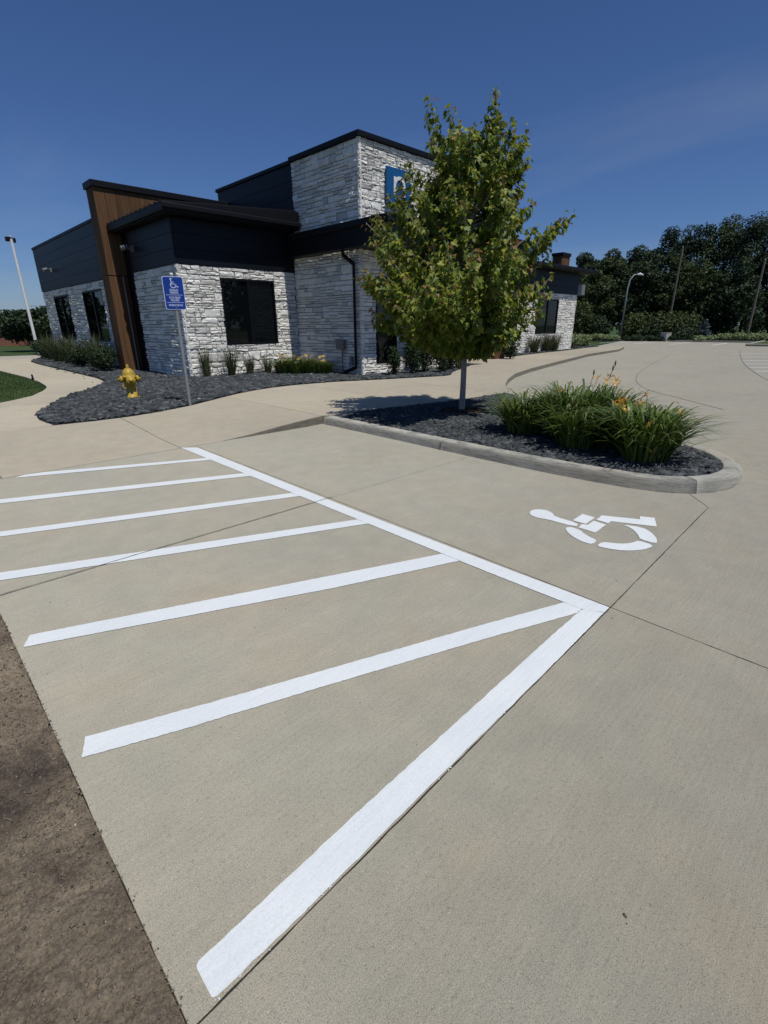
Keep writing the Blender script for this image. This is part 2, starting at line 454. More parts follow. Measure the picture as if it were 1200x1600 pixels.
def glass_mat():
    m, n, l, b = new_mat("dark_window_glass")
    b.inputs['Base Color'].default_value = (0.006, 0.008, 0.009, 1); b.inputs['Roughness'].default_value = 0.02
    b.inputs['Specular IOR Level'].default_value = 0.9
    tr = n.new('ShaderNodeBsdfTransparent'); tr.inputs[0].default_value = (0.55, 0.6, 0.6, 1)
    mx = n.new('ShaderNodeMixShader'); mx.inputs[0].default_value = 0.40
    l.new(b.outputs[0], mx.inputs[1]); l.new(tr.outputs[0], mx.inputs[2]); l.new(mx.outputs[0], n['Material Output'].inputs[0])
    return m
M_glass = glass_mat()
M_blind = simple_mat("window_blind", (0.022, 0.032, 0.030), 0.8)
M_sign = simple_mat("sign_blue", (0.004, 0.038, 0.27), 0.4, 0.5, var=0.08)
M_signw = simple_mat("sign_white", (0.55, 0.62, 0.80), 0.5, 0.4, var=0.03)
M_logo = simple_mat("logo_blue", (0.005, 0.085, 0.23), 0.45, 0.4, var=0.1)

def soil_mat():
    m, n, l, b = new_mat("bare_soil")
    geo = n.new('ShaderNodeNewGeometry'); v = geo.outputs['Position']
    a = noise(n, l, 3.0, 6, 0.65, v, 0.4)
    r = ramp(n, l, a.outputs[0], [(0.33, (0.095, 0.075, 0.061)), (0.47, (0.205, 0.167, 0.120)), (0.66, (0.320, 0.262, 0.185))])
    f = noise(n, l, 120, 6, 0.85, v); rf = ramp(n, l, f.outputs[0], [(0.32, (0.42, 0.41, 0.40)), (0.5, (1, 1, 1)), (0.68, (1.65, 1.62, 1.55))])
    c = mul(n, l, r.outputs[0], rf.outputs[0]); l.new(c.outputs[0], b.inputs['Base Color'])
    b.inputs['Roughness'].default_value = 0.95; b.inputs['Specular IOR Level'].default_value = 0.15
    bp = n.new('ShaderNodeBump'); bp.inputs['Strength'].default_value = 0.9; bp.inputs['Distance'].default_value = 0.010
    l.new(f.outputs[0], bp.inputs['Height']); l.new(bp.outputs[0], b.inputs['Normal'])
    return m
M_soil = soil_mat()
M_turf = simple_mat("turf", (0.045, 0.075, 0.022), 0.9, 0.2, var=0.4, scale=7)
M_under = simple_mat("joint_filler", (0.04, 0.037, 0.032), 0.95, 0.1)

M_leaf_b = tone_mat("warm_tree_leaf", [(0.0, (0.016, 0.030, 0.009)), (0.5, (0.040, 0.064, 0.017)), (1.0, (0.080, 0.105, 0.030))], 0.6, 0.3, 'attr', 3, 0.2, 0, 0.25)
M_bush = tone_mat("bush_leaf", [(0.0, (0.022, 0.040, 0.012)), (0.5, (0.055, 0.080, 0.022)), (1.0, (0.11, 0.135, 0.040))], 0.6, 0.3, "attr", 3, 0.2, 0, 0.2)
GREEN = [(0.0, (0.018, 0.040, 0.012)), (0.5, (0.040, 0.075, 0.018)), (1.0, (0.075, 0.115, 0.028))]
M_maple = tone_mat("maple_leaf", [(0.0, (0.070, 0.125, 0.014)), (0.45, (0.185, 0.245, 0.028)), (0.80, (0.37, 0.38, 0.055)), (0.88, (0.28, 0.19, 0.04)), (1.0, (0.24, 0.095, 0.04))], 0.5, 0.4, 'attr', 30, 0.15, 0, 0.40)
M_leaf = tone_mat("tree_leaf", [(0.0, (0.009, 0.021, 0.009)), (0.5, (0.022, 0.043, 0.015)), (1.0, (0.048, 0.075, 0.024))], 0.6, 0.3, 'attr', 3, 0.2, 0, 0.2)
M_blade = tone_mat("lily_blade", [(0.0, (0.038, 0.078, 0.014)), (0.5, (0.100, 0.155, 0.026)), (0.9, (0.175, 0.225, 0.050)), (1.0, (0.28, 0.23, 0.10))], 0.45, 0.45, 'attr', 20, 0.15, 0, 0.22)
M_grassblade = tone_mat("ornamental_grass", [(0.0, (0.026, 0.046, 0.016)), (0.55, (0.065, 0.090, 0.032)), (1.0, (0.18, 0.16, 0.09))], 0.6, 0.3, 'attr', 20, 0.15, 0, 0.2)
M_hedge = tone_mat("pale_hedge_leaf", [(0.0, (0.09, 0.13, 0.05)), (0.5, (0.19, 0.24, 0.10)), (1.0, (0.28, 0.32, 0.15))], 0.6, 0.3, 'attr', 6, 0.2, 0, 0.2)
M_spruce = tone_mat("blue_spruce_needle", [(0.0, (0.035, 0.055, 0.055)), (1.0, (0.10, 0.14, 0.15))], 0.6, 0.3, 'attr', 6, 0.2, 0, 0.1)
M_lawn = tone_mat("lawn_blade", [(0.0, (0.030, 0.060, 0.012)), (0.6, (0.060, 0.100, 0.022)), (1.0, (0.11, 0.13, 0.04))], 0.6, 0.3, 'attr', 5, 0.3, 0, 0.2)
M_petal = tone_mat("orange_petal", [(0.0, (0.75, 0.33, 0.03)), (0.5, (0.82, 0.45, 0.06)), (1.0, (0.85, 0.58, 0.18))], 0.5, 0.3, 'obj', 30, 0.1, 0, 0.25)
M_petal_y = tone_mat("yellow_petal", [(0.0, (0.75, 0.42, 0.06)), (0.5, (0.85, 0.60, 0.16)), (1.0, (0.88, 0.72, 0.40))], 0.5, 0.3, "obj", 30, 0.1, 0, 0.25)
M_stem = simple_mat("flower_stem", (0.07, 0.10, 0.03), 0.6)

# ------------------------------------------------------------------ ground, lot, walks
def zs(x, y):
    t = max((x-3.0)/1.9, (y-6.5)/2.6)
    t = min(1, max(0, t)); t = t*t*(3-2*t)
    return 0.12*t
zs_np = np.vectorize(zs)

g = sheet("ground", [(-600, -600), (900, -600), (900, 900), (-600, 900)], M_turf, -0.09)
tag(g, kind="structure")
lot = empty("parking_lot"); tag(lot, kind="structure")
sb = sheet("sub_base", [(0.13, -12), (52, -12), (52, 20), (10, 12), (4.9, 6.44), (0.13, 6.44)], M_under, -0.035, parent=lot)
GAP = 0.0035
def wavy(a, b, step=0.05, amp=0.0012):
    a = Vector(a); b = Vector(b); n = max(1, int((b-a).length/step)); d = (b-a).normalized(); nrm = Vector((-d.y, d.x))
    return [tuple(a.lerp(b, i/n) + nrm*random.uniform(-amp, amp)) for i in range(n)]
def slab(poly, near=True):
    pts = []
    n = len(poly)
    for i in range(n):
        pts += wavy(poly[i], poly[(i+1) % n], 0.05 if near else 2.0, 0.0015 if near else 0)
    return sheet("slab", pts, M_lot, 0.0, skirt=0.03, parent=lot)
V1a, V2a, V3a = 0.765, 3.46, 6.44
Uj = lambda v: 2.583+.0236*v
VC_ = 0.838
slab([(0.12, V1a+GAP), (Uj(VC_)-GAP, VC_+GAP), (Uj(V2a)-GAP, V2a-GAP), (0.12, V2a-GAP)])
slab([(0.12, V2a+GAP), (Uj(V2a)-GAP, V2a+GAP), (Uj(V3a)-GAP, V3a), (0.12, V3a)])
slab([(Uj(VC_)+GAP, VC_+GAP), (4.84, 0.91+GAP), (5.25, 1.24), (5.25, V2a-GAP), (Uj(V2a)+GAP, V2a-GAP)])
slab([(Uj(V2a)+GAP, V2a+GAP), (5.25, V2a+GAP), (5.25, V3a+0.06), (Uj(V3a)+GAP, V3a)])
slab([(0.12, V1a-GAP), (0.12, -6), (Uj(-6)-GAP, -6), (Uj(VC_)-GAP, VC_-GAP)])
slab([(Uj(VC_)+GAP, VC_-GAP), (Uj(-6)+GAP, -6), (30, -30), (52, -30), (52, 20), (36, 16), (20, 12), (9, 7), (5.26, 6.5), (5.26, 1.235), (4.84, 0.91-GAP)], near=True)
# curved control joints in the far drive: thin recessed-looking sealant beads
def ribbon(name, pts, w, mat, z, parent=None, step=0.2):
    P = [Vector(p) for p in pts]; L = []; R = []
    for i, p in enumerate(P):
        d = (P[min(i+1, len(P)-1)] - P[max(i-1, 0)]).normalized(); nn = Vector((-d.y, d.x))
        ww = w*random.uniform(0.75, 1.2)/2
        L.append(p+nn*ww); R.append(p-nn*ww)
    V = [(q.x, q.y, z) for q in L+R]; k = len(P)
    F = [(i, k+i, k+i+1, i+1) for i in range(k-1)]
    return link(name, mesh(name, V, F), mat, parent)
M_crack = simple_mat("joint_sealant", (0.17, 0.158, 0.13), 0.9)
def joint_fill(a, b, w=.0075, z=-.003):
    a = Vector(a); b = Vector(b); n = int((b-a).length/.03)
    ribbon("joint", [tuple(a.lerp(b, q/n)) for q in range(n+1)], w, M_under, z, lot)
joint_fill((.125, V1a), (Uj(VC_), VC_), .011); joint_fill((Uj(VC_), VC_), (4.84, .91)); joint_fill((4.84, .91), (5.25, 1.238))
joint_fill((Uj(-3), -3), (Uj(VC_), VC_)); joint_fill((Uj(VC_), VC_), (Uj(V3a), V3a)); joint_fill((.125, V2a), (5.2, V2a), .006)
cj = smooth_path([(28.45, 8.56), (22.43, 7.29), (18.42, 6.35), (15.67, 5.51), (13.78, 4.68), (12.91, 4.08), (12.13, 3.3), (11.0, 2.2)], 3)
ribbon("joint", cj, 0.022, M_crack, 0.004, lot)
cj2 = smooth_path([(37, 7.3), (30.6, 5.95), (25.53, 4.84), (20.85, 3.62), (17.58, 2.63), (14, 1.2)], 3)
ribbon("joint", cj2, 0.03, M_crack, 0.004, lot)

# sidewalk slabs: front walk as a function of u, path as a function of v
def interp(tab):
    a = np.array(tab); return lambda t: float(np.interp(t, a[:, 0], a[:, 1]))
back_f = interp([(-6, 8.82), (1.4, 8.84), (1.63, 8.82), (2.1, 8.78), (2.67, 8.79), (3.25, 8.93), (3.89, 9.19), (4.94, 9.86), (5.5, 10.2), (6.03, 10.43), (6.6, 10.58), (7.25, 10.64), (8.38, 10.51), (9.75, 9.98), (11.5, 9.40), (11.8, 9.38), (12.1, 9.5), (12.68, 9.93), (14.02, 10.61), (15.4, 11.2), (15.8, 13.6), (20.3, 13.6), (20.6, 12.9), (22.97, 13.3), (25.24, 13.62), (27.84, 13.85), (31.71, 14.5), (34.2, 14.67), (37, 14.6)])
front_f = interp([(-6, 6.45), (4.6, 6.46), (5.05, 6.52), (6.0, 6.42), (8.2, 6.06), (9.5, 6.02), (9.9, 6.12), (11.02, 6.93), (12.18, 7.59), (13.68, 8.28), (15.72, 8.93), (19.22, 9.82), (25.47, 11.35), (31.44, 12.2), (35, 13.3), (37, 14.4)])
walk = empty("sidewalk"); tag(walk, kind="structure")
def strip_slab(a, b, lo, hi, axis, nu=10, nv=8, parent=walk, name="slab", gap=0.005):
    V = []; F = []
    ss = np.linspace(a+gap, b-gap, nu+1)
    for s in ss:
        l0, h0 = lo(s), hi(s)
        for t in np.linspace(0, 1, nv+1):
            q = l0 + (h0-l0)*t
            p = (s, q) if axis == 'u' else (q, s)
            V.append((p[0], p[1], zs(*p)))
    for i in range(nu):
        for j in range(nv):
            f = (i*(nv+1)+j, (i+1)*(nv+1)+j, (i+1)*(nv+1)+j+1, i*(nv+1)+j+1)
            F.append(f if axis == 'u' else f[::-1])
    # skirt
    ring = [i*(nv+1) for i in range(nu+1)] + [nu*(nv+1)+j for j in range(1, nv+1)] + [i*(nv+1)+nv for i in range(nu-1, -1, -1)] + [j for j in range(nv-1, 0, -1)]
    base = len(V)
    for r in ring: V.append((V[r][0], V[r][1], min(V[r][2]-0.05, -0.02)))
    for k in range(len(ring)):
        a_, b_ = ring[k], ring[(k+1) % len(ring)]; c_, d_ = base+(k+1) % len(ring), base+k
        F.append((a_, d_, c_, b_) if axis == 'u' else (b_, c_, d_, a_))
    return link(name, mesh(name, V, F), M_walk, parent)
cuts = [-6, -3.2, -1.3, 0.6, 2.55, 4.97, 7.3, 9.62, 12.0, 14.6, 17.4, 20.4, 23.5, 26.6, 29.8, 33, 37]
for a, b in zip(cuts[:-1], cuts[1:]):
    strip_slab(a, b, front_f, back_f, 'u', 14, 8)
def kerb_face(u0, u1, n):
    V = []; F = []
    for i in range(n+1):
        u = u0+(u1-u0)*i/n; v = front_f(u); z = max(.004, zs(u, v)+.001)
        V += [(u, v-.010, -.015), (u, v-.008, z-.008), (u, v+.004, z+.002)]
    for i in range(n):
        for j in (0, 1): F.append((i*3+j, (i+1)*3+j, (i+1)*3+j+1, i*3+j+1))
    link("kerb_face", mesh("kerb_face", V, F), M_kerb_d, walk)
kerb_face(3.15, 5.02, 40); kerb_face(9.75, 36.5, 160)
Rf = interp([(8.8, 1.62), (9.5, 1.56), (9.97, 1.61), (10.47, 1.77), (11.3, 2.11), (12.51, 2.72), (13.34, 3.32), (14.16, 3.82), (14.75, 4.07), (15.5, 4.24), (16.44, 4.34), (19.5, 4.40), (22.26, 4.44), (24.63, 4.49), (26.76, 4.62), (28.27, 5.0), (29.2, 5.5), (31, 7.5)])
Lf = interp([(8.8, -6), (11.5, -6), (11.9, 0.2), (12.35, 1.46), (12.6, 1.71), (13.13, 2.14), (14.03, 2.53), (14.7, 2.74), (15.23, 2.83), (16.66, 2.95), (18.5, 2.97), (22, 2.84), (29, 2.4), (31, 1.5)])
vcuts = [8.835, 11.6, 13.4, 15.5, 17.6, 19.7, 22.2, 24.8, 27.2, 29.6]
for a, b in zip(vcuts[:-1], vcuts[1:]):
    strip_slab(a, b, Lf, Rf, 'v', 14, 6)

# lawn beside the path
lawn_poly = [(Lf(v)-0.012, v) for v in np.linspace(12.0, 30, 60)] + [(-14, 30), (-14, 12.0)]
lw = sheet("lawn", lawn_poly, M_turf, 0.085); tag(lw, kind="structure")
nb = 26000
bx = rng.uniform(-1.5, 3.0, nb*2); by = rng.uniform(12, 24, nb*2)
P = np.stack([bx, by], 1); P = P[in_poly(P, lawn_poly)][:nb]
k = len(P); ang = rng.uniform(0, 6.28, k); hh = rng.uniform(0.03, 0.065, k); w = 0.006
V = np.zeros((k, 3, 3)); V[:, 0, :2] = P + np.stack([np.cos(ang), np.sin(ang)], 1)*w; V[:, 1, :2] = P - np.stack([np.cos(ang), np.sin(ang)], 1)*w
V[:, :2, 2] = 0.085; V[:, 2, :2] = P + rng.normal(0, 0.02, (k, 2)); V[:, 2, 2] = 0.085+hh
patch = fbm(P[:, 0]*1.3, P[:, 1]*1.3, 3, 5)
o = link("grass", mesh_np("grass", V.reshape(-1, 3), np.arange(k*3).reshape(-1, 3), np.repeat(np.clip(patch + rng.normal(0, .15, k), 0, 1), 3)), M_lawn)
tag(o, "short green lawn grass left of the curving path", "grass", kind="stuff")

# bare soil along the slab edge
xs = np.linspace(-3.6, 0.118, 380)
xs = np.concatenate([np.linspace(-4.5, -0.9, 60), np.linspace(-0.88, 0.118, 230)])
ys = np.concatenate([np.linspace(-1.0, 0.45, 30), np.linspace(0.46, 3.4, 560), np.linspace(3.45, 6.45, 60)])
gx, gy = np.meshgrid(xs, ys, indexing='ij')
hgt = (fbm(gx*2.2, gy*2.2, 3, 11)-.5)*0.05 + (fbm(gx*14, gy*22, 4, 21, .65)-.5)*0.045 + (fbm(gx*50, gy*75, 3, 31, .65)-.5)*0.026
cr1 = np.abs(fbm(gx*5, gy*5, 3, 77)-.5); hgt -= 0.012*np.exp(-(cr1/0.008)**2)
edge_f = np.clip((0.118-gx)/0.05, 0, 1)
gz = -0.010 + hgt*0.75*(0.35+0.65*edge_f) - 0.005*np.exp(-((0.118-gx)/0.015)**2)
gz = np.minimum(gz, np.where(gx > 0.06, -0.002, 1))
gz = gz + (rng.random(gz.shape)-.5)*0.0035
V = np.stack([gx, gy, gz], -1).reshape(-1, 3); nx, ny = gx.shape
idx = np.arange(nx*ny).reshape(nx, ny)
F = np.stack([idx[:-1, :-1], idx[1:, :-1], idx[1:, 1:], idx[:-1, 1:]], -1).reshape(-1, 4)
o = link("soil", mesh_np("soil", V, F), M_soil); o.data.shade_smooth(); tag(o, kind="structure")
def soil_z(x, y):
    i = np.clip(np.searchsorted(xs, x), 0, nx-1); j = np.clip(np.searchsorted(ys, y), 0, ny-1); return gz[i, j]

def pebbles(name, P, size, mat, z, tone, flat=0.6, seed=1, elong=1.6):
    """many irregular stones in one mesh: deformed 8-corner blocks"""
    r = np.random.default_rng(seed); k = len(P)
    c = np.array([(-1,-1,-1),(1,-1,-1),(1,1,-1),(-1,1,-1),(-1,-1,1),(1,-1,1),(1,1,1),(-1,1,1)], float)*0.5
    V = np.repeat(c[None], k, 0) + r.normal(0, 0.11, (k, 8, 3))
    V[:, 4:, :2] *= r.uniform(0.55, 0.9, (k, 1, 1))
    s = size*np.exp(r.normal(0, .34, (k, 1, 1))).clip(.4, 2.0)
    V *= s; V[:, :, 0] *= r.uniform(1, elong, (k, 1)); V[:, :, 2] *= flat*r.uniform(0.6, 1.2, (k, 1))
    # tilt then spin
    a = r.normal(0, 0.5, k); ca_, sa_ = np.cos(a)[:, None], np.sin(a)[:, None]
    y, zz = V[:, :, 1].copy(), V[:, :, 2].copy(); V[:, :, 1] = y*ca_-zz*sa_; V[:, :, 2] = y*sa_+zz*ca_
    a = r.uniform(0, 6.28, k); ca_, sa_ = np.cos(a)[:, None], np.sin(a)[:, None]
    x, y = V[:, :, 0].copy(), V[:, :, 1].copy(); V[:, :, 0] = x*ca_-y*sa_; V[:, :, 1] = x*sa_+y*ca_
    V[:, :, 0] += P[:, 0:1]; V[:, :, 1] += P[:, 1:2]; V[:, :, 2] += z[:, None]
    f = np.array([(0,3,2,1),(4,5,6,7),(0,1,5,4),(1,2,6,5),(2,3,7,6),(3,0,4,7)])
    F = (f[None] + (np.arange(k)*8)[:, None, None]).reshape(-1, 4)
    return link(name, mesh_np(name, V.reshape(-1, 3), F, np.repeat(tone, 8)), mat)

M_crumb = tone_mat("soil_crumbs", [(0, (0.10, 0.085, 0.066)), (0.85, (0.19, 0.162, 0.125)), (0.93, (0.26, 0.22, 0.17)), (1, (0.5, 0.46, 0.40))], 0.95, 0.15, 'attr', 60, 0.2)
P = np.stack([rng.uniform(-0.85, 0.112, 12000), rng.uniform(0.4, 3.4, 12000)], 1)
t = rng.uniform(0, 0.9, len(P)); t[rng.random(len(P)) < 0.012] = 1.0
o = pebbles("soil_crumbs", P, 0.0042, M_crumb, soil_z(P[:, 0], P[:, 1])+0.0008, t, 0.8, 3, 1.4)
tag(o, "brown soil crumbs and grit on the bare ground", "soil", kind="stuff")
P = np.stack([0.116-np.abs(rng.normal(0, 0.012, 55)), rng.uniform(0.6, 3.4, 55)], 1)
P = np.concatenate([P, np.stack([.117+np.abs(rng.normal(0, .0045, 150)), rng.uniform(.5, 3.4, 150)], 1)])
o = pebbles("edge_grit", P, 0.0042, M_crumb, np.full(len(P), 0.0008), np.where(rng.random(len(P)) < .04, 1.0, rng.uniform(0.1, .85, len(P))), 0.7, 4)
tag(o, "pale grit lying along the slab edge", "grit", kind="stuff")
# dead grass stalks on the soil
V = []; F = []
for i in range(70):
    x, y = random.uniform(-0.8, 0.1), random.uniform(0.45, 3.2); a = random.uniform(0, 6.28); L = random.uniform(0.015, 0.055); z = float(soil_z(np.array([x]), np.array([y]))[0])+0.004
    d = Vector((math.cos(a), math.sin(a))); nn = Vector((-d.y, d.x))*0.0008; b = len(V); bend = nn*random.uniform(-6, 6)
    for tt in (0, .5, 1):
        c = Vector((x, y)) + d*L*tt + bend*(1-(2*tt-1)**2)
        V += [(c.x+nn.x, c.y+nn.y, z+.002), (c.x-nn.x, c.y-nn.y, z+.002)]
    F += [(b, b+1, b+3, b+2), (b+2, b+3, b+5, b+4)]
M_straw = simple_mat("straw", (0.30, 0.25, 0.17), 0.9)
o = link("straw", mesh("straw", V, F), M_straw); tag(o, "dry straw bits strewn on the bare soil", "straw", kind="stuff")
# specks of grit on the concrete
P = np.stack([rng.uniform(0.15, 4.6, 90), rng.uniform(-0.1, 6.0, 90)], 1)
o = pebbles("lot_grit", P, 0.004, M_crumb, np.full(len(P), 0.001), rng.uniform(0, 1, len(P)), 0.6, 6)
tag(o, "scattered dark and pale grit on the concrete", "grit", kind="stuff")

# ------------------------------------------------------------------ painted markings
def painted(name, poly, label, group=None, cat="marking", jit=0.0016, step=0.015, z=0.004):
    o = sheet(name, densify(poly, step, True, jit), M_paint, z)
    return tag(o, label, cat, group)
painted("stall_line", [(2.464, 0.938), (2.52, 0.838), (2.590, 0.838), (2.592, 1.63), (2.612, 3.0), (2.655, 4.6), (2.705, 6.32), (2.545, 6.47), (2.52, 4.9), (2.495, 3.4), (2.464, 1.58)], "long white stall line beside the slab joint, towards the sidewalk")
def rounded(poly, r=0.02):
    out = []
    n = len(poly)
    for i in range(n):
        p0, p, p1 = Vector(poly[i-1]), Vector(poly[i]), Vector(poly[(i+1) % n])
        a = p + (p0-p).normalized()*r; b = p + (p1-p).normalized()*r
        for t in (0, .25, .5, .75, 1):
            out.append(tuple(a.lerp(p, t).lerp(p.lerp(b, t), t)))
    return out
painted("end_line", rounded([(0.182, 0.876), (0.182, 0.779), (0.457, 0.781), (0.647, 0.785), (0.974, 0.798), (1.317, 0.804), (1.773, 0.814), (2.137, 0.825), (2.5175, 0.8375), (2.462, 0.9395), (2.123, 0.936), (1.662, 0.924), (1.295, 0.915), (1.049, 0.908), (0.752, 0.900)], 0.01), "broad white end line across the aisle nearest the camera", step=0.03)
STR = [[(0.697, 6.37), (0.80, 6.43), (0.95, 6.41), (2.535, 5.70), (2.535, 5.575)],
       [(0.15, 5.60), (0.18, 5.735), (2.517, 4.776), (2.517, 4.63)],
       [(0.15, 4.605), (0.18, 4.72), (2.4985, 3.83), (2.4985, 3.70)],
       [(0.15, 3.70), (0.18, 3.825), (2.483, 2.865), (2.483, 2.735)],
       [(0.147, 2.748), (0.192, 2.850), (1.721, 2.248), (2.4655, 1.955), (2.4655, 1.80), (1.62, 2.116)],
       [(0.161, 1.785), (0.199, 1.886), (0.638, 1.718), (1.09, 1.552), (1.963, 1.235), (2.4625, 1.045), (2.4625, 0.9425), (2.404, 0.9415), (1.852, 1.158), (1.024, 1.465), (0.488, 1.655)]]
names = ["white diagonal stripe nearest the sidewalk, first of the six", "second white diagonal stripe from the sidewalk", "third white diagonal stripe from the sidewalk",
         "fourth white diagonal stripe, crossed by the slab joint", "fifth white diagonal stripe, second nearest the camera", "white diagonal stripe nearest the camera, meeting the line's corner"]
for i, poly in enumerate(STR):
    painted("hatch_stripe", poly, names[i], "diagonal hatch stripes of the access aisle")
ribbon("joint", [(0.13+q*.04, V2a+random.uniform(-.0012, .0012)) for q in range(65)], .0055, M_under, .0075, lot)
uu = rng.uniform(.14, 2.55, 45); P = np.stack([uu, V1a+(VC_-V1a)*(uu-.12)/2.48+rng.normal(.006, .003, 45)], 1)
o = pebbles("paint_flecks", P, .0034, M_paint, np.full(len(P), .0035), np.ones(len(P)), .3, 23, 2.2); tag(o, "white paint flecks caught along the slab joint", "paint", kind="stuff")
SYM = dict(
 body=[(3.62,1.94),(3.66,1.955),(3.71,1.955),(3.755,1.925),(3.775,1.875),(3.765,1.825),(3.735,1.78),(3.69,1.755),(3.68,1.53),(3.59,1.52),(3.588,1.765),(3.565,1.81),(3.565,1.87),(3.585,1.915)],
 chest=[(3.71,1.6),(3.91,1.61),(3.90,1.5),(3.71,1.49)],
 seat=[(3.60,1.5),(3.685,1.51),(3.70,1.47),(3.82,1.475),(3.81,1.37),(3.59,1.36)],
 leg=[(3.86,1.47),(3.99,1.48),(4.12,1.22),(4.19,1.25),(4.24,1.15),(4.05,1.07),(3.91,1.37),(3.85,1.37)],
 wheel1=[(3.53,1.57),(3.57,1.54),(3.555,1.46),(3.51,1.41),(3.475,1.345),(3.46,1.29),(3.36,1.28),(3.355,1.34),(3.38,1.42),(3.435,1.50),(3.485,1.545)],
 wheel2=[(3.36,1.25),(3.46,1.25),(3.49,1.18),(3.54,1.12),(3.60,1.085),(3.67,1.075),(3.66,0.96),(3.57,0.97),(3.49,1.01),(3.42,1.07),(3.38,1.14),(3.362,1.20)],
 wheel3=[(3.90,1.28),(3.955,1.15),(3.90,1.06),(3.82,1.0),(3.76,0.97),(3.70,0.96),(3.70,1.07),(3.76,1.105),(3.84,1.16),(3.885,1.22)])
se = empty("wheelchair_symbol", (3.75, 1.4, 0)); tag(se, "white stencilled wheelchair symbol painted on the open concrete stall", "symbol")
for k_, poly in SYM.items():
    nm = "wheel_segment" if k_.startswith("wheel") else k_+"_stencil"
    q = [(x-3.75, y-1.4) for x, y in poly]
    if k_ != 'chest' and k_ != 'seat' and k_ != 'leg': q = smooth_path(q, 1, True)
    sheet(nm, densify(q, 0.02, True, 0.001), M_paint, 0.004, parent=se)
for i, v in enumerate([19.0, 16.2, 13.4, 10.6]):
    painted("far_stall_line", [(44.5, v-.06), (50.2, v-.06+.25), (50.2, v+.08+.25), (44.5, v+.08)], ["white stall line across the far lot, nearest the building", "second far stall line from the building, before the dark woods", "third far stall line, before the blue spruce", "rightmost far stall line, by the pale hedge"][i], "stall lines in the far lot", jit=0, step=5)
hat = [(32.9, 6.4, 3.3), (29.4, 5.7, 3.0), (26.6, 5.1, 2.6), (24.4, 4.55, 2.4), (22.6, 4.05, 2.0), (20.9, 3.55, 1.7)]
hn = ["topmost", "second", "third", "fourth", "fifth", "lowest"]
for i, (a, b, L) in enumerate(hat):
    d = Vector((.62, -.785)); p = Vector((a, b)); q = p+d*L; nn = Vector((.785, .62))*0.07
    painted("bay_stripe", [tuple(p-nn), tuple(q-nn), tuple(q+nn), tuple(p+nn)], hn[i]+" of the white stripes in the bay at the right edge of the frame", "stripes in the far right bay", jit=0, step=5)

# ------------------------------------------------------------------ island with kerb
island_in = smooth_path([(5.10, 6.45), (5.08, 5.6), (5.06, 4.6), (5.03, 3.6), (5.02, 2.6), (5.06, 1.9), (5.12, 1.5), (5.27, 1.25), (5.52, 1.09), (5.93, 1.05), (6.36, 1.22), (6.71, 1.55), (8.2, 3.8), (9.45, 5.75), (9.75, 6.3)], 2)
isl = empty("kerb"); tag(isl, kind="structure")
pth = densify(island_in, 0.04, False)
prof_r = [(0, 0.02), (0.0, 0.108), (0.008, 0.118), (0.02, 0.120), (0.08, 0.122), (0.130, 0.121), (0.150, 0.117), (0.163, 0.106), (0.171, 0.088), (0.176, 0.05), (0.182, 0.02), (0.186, -0.02)]
Pk = [Vector(p) for p in pth]; n_ = len(Pk)
nk = []
for i in range(n_):
    d = (Pk[min(i+2, n_-1)] - Pk[max(i-2, 0)]).normalized(); nk.append(Vector((d.y, -d.x)))
def kerb_part(i0, i1):
    V = []; F = []; m_ = len(prof_r); k_ = i1-i0+1
    for i in range(i0, i1+1):
        p = Pk[i]
        if i == i0 and i0 > 0: p = p.lerp(Pk[i+1], .05)
        for off, z in prof_r:
            q = p + nk[i]*(off+random.uniform(-.003, .003)*(0 < off)); V.append((q.x, q.y, z+random.uniform(-.0015, .0015)))
    for i in range(k_-1):
        for j in range(m_-1): F.append((i*m_+j, i*m_+j+1, (i+1)*m_+j+1, (i+1)*m_+j))
    F.append(tuple(range(m_))); F.append(tuple((k_-1)*m_+j for j in range(m_))[::-1])
    o = link("kerb_segment", mesh("kerb_segment", V, F), M_kerb, isl); o.data.shade_smooth()
tipi = min(range(n_), key=lambda i: (Pk[i]-Vector((5.30, 1.22))).length)
cutk = [0, tipi//2, tipi, tipi+(n_-tipi)//2, n_-1]
for a, b in zip(cutk[:-1], cutk[1:]): kerb_part(a, b)
bedpoly2 = [(x, y) for x, y in island_in if y < 6.4] + [(9.5, 6.0), (8.2, 6.04), (6.0, 6.40), (5.1, 6.48)]
o = sheet("island_bed", bedpoly2, M_slate_base, 0.085); tag(o, kind="structure")
P = np.stack([rng.uniform(4.9, 9.8, 40000), rng.uniform(1, 6.5, 40000)], 1); P = P[inside(P, bedpoly2, .02)]
P = P[:19000]
tone = rng.uniform(0, 0.95, len(P)); tone[rng.random(len(P)) < 0.0012] = 1
o = pebbles("slate_gravel", P, 0.036, M_slate, 0.094+rng.uniform(0, 0.018, len(P)), tone, 0.5, 8, 2.0)
tag(o, "dark slate gravel filling the kerbed island under the maple", "gravel", kind="stuff")

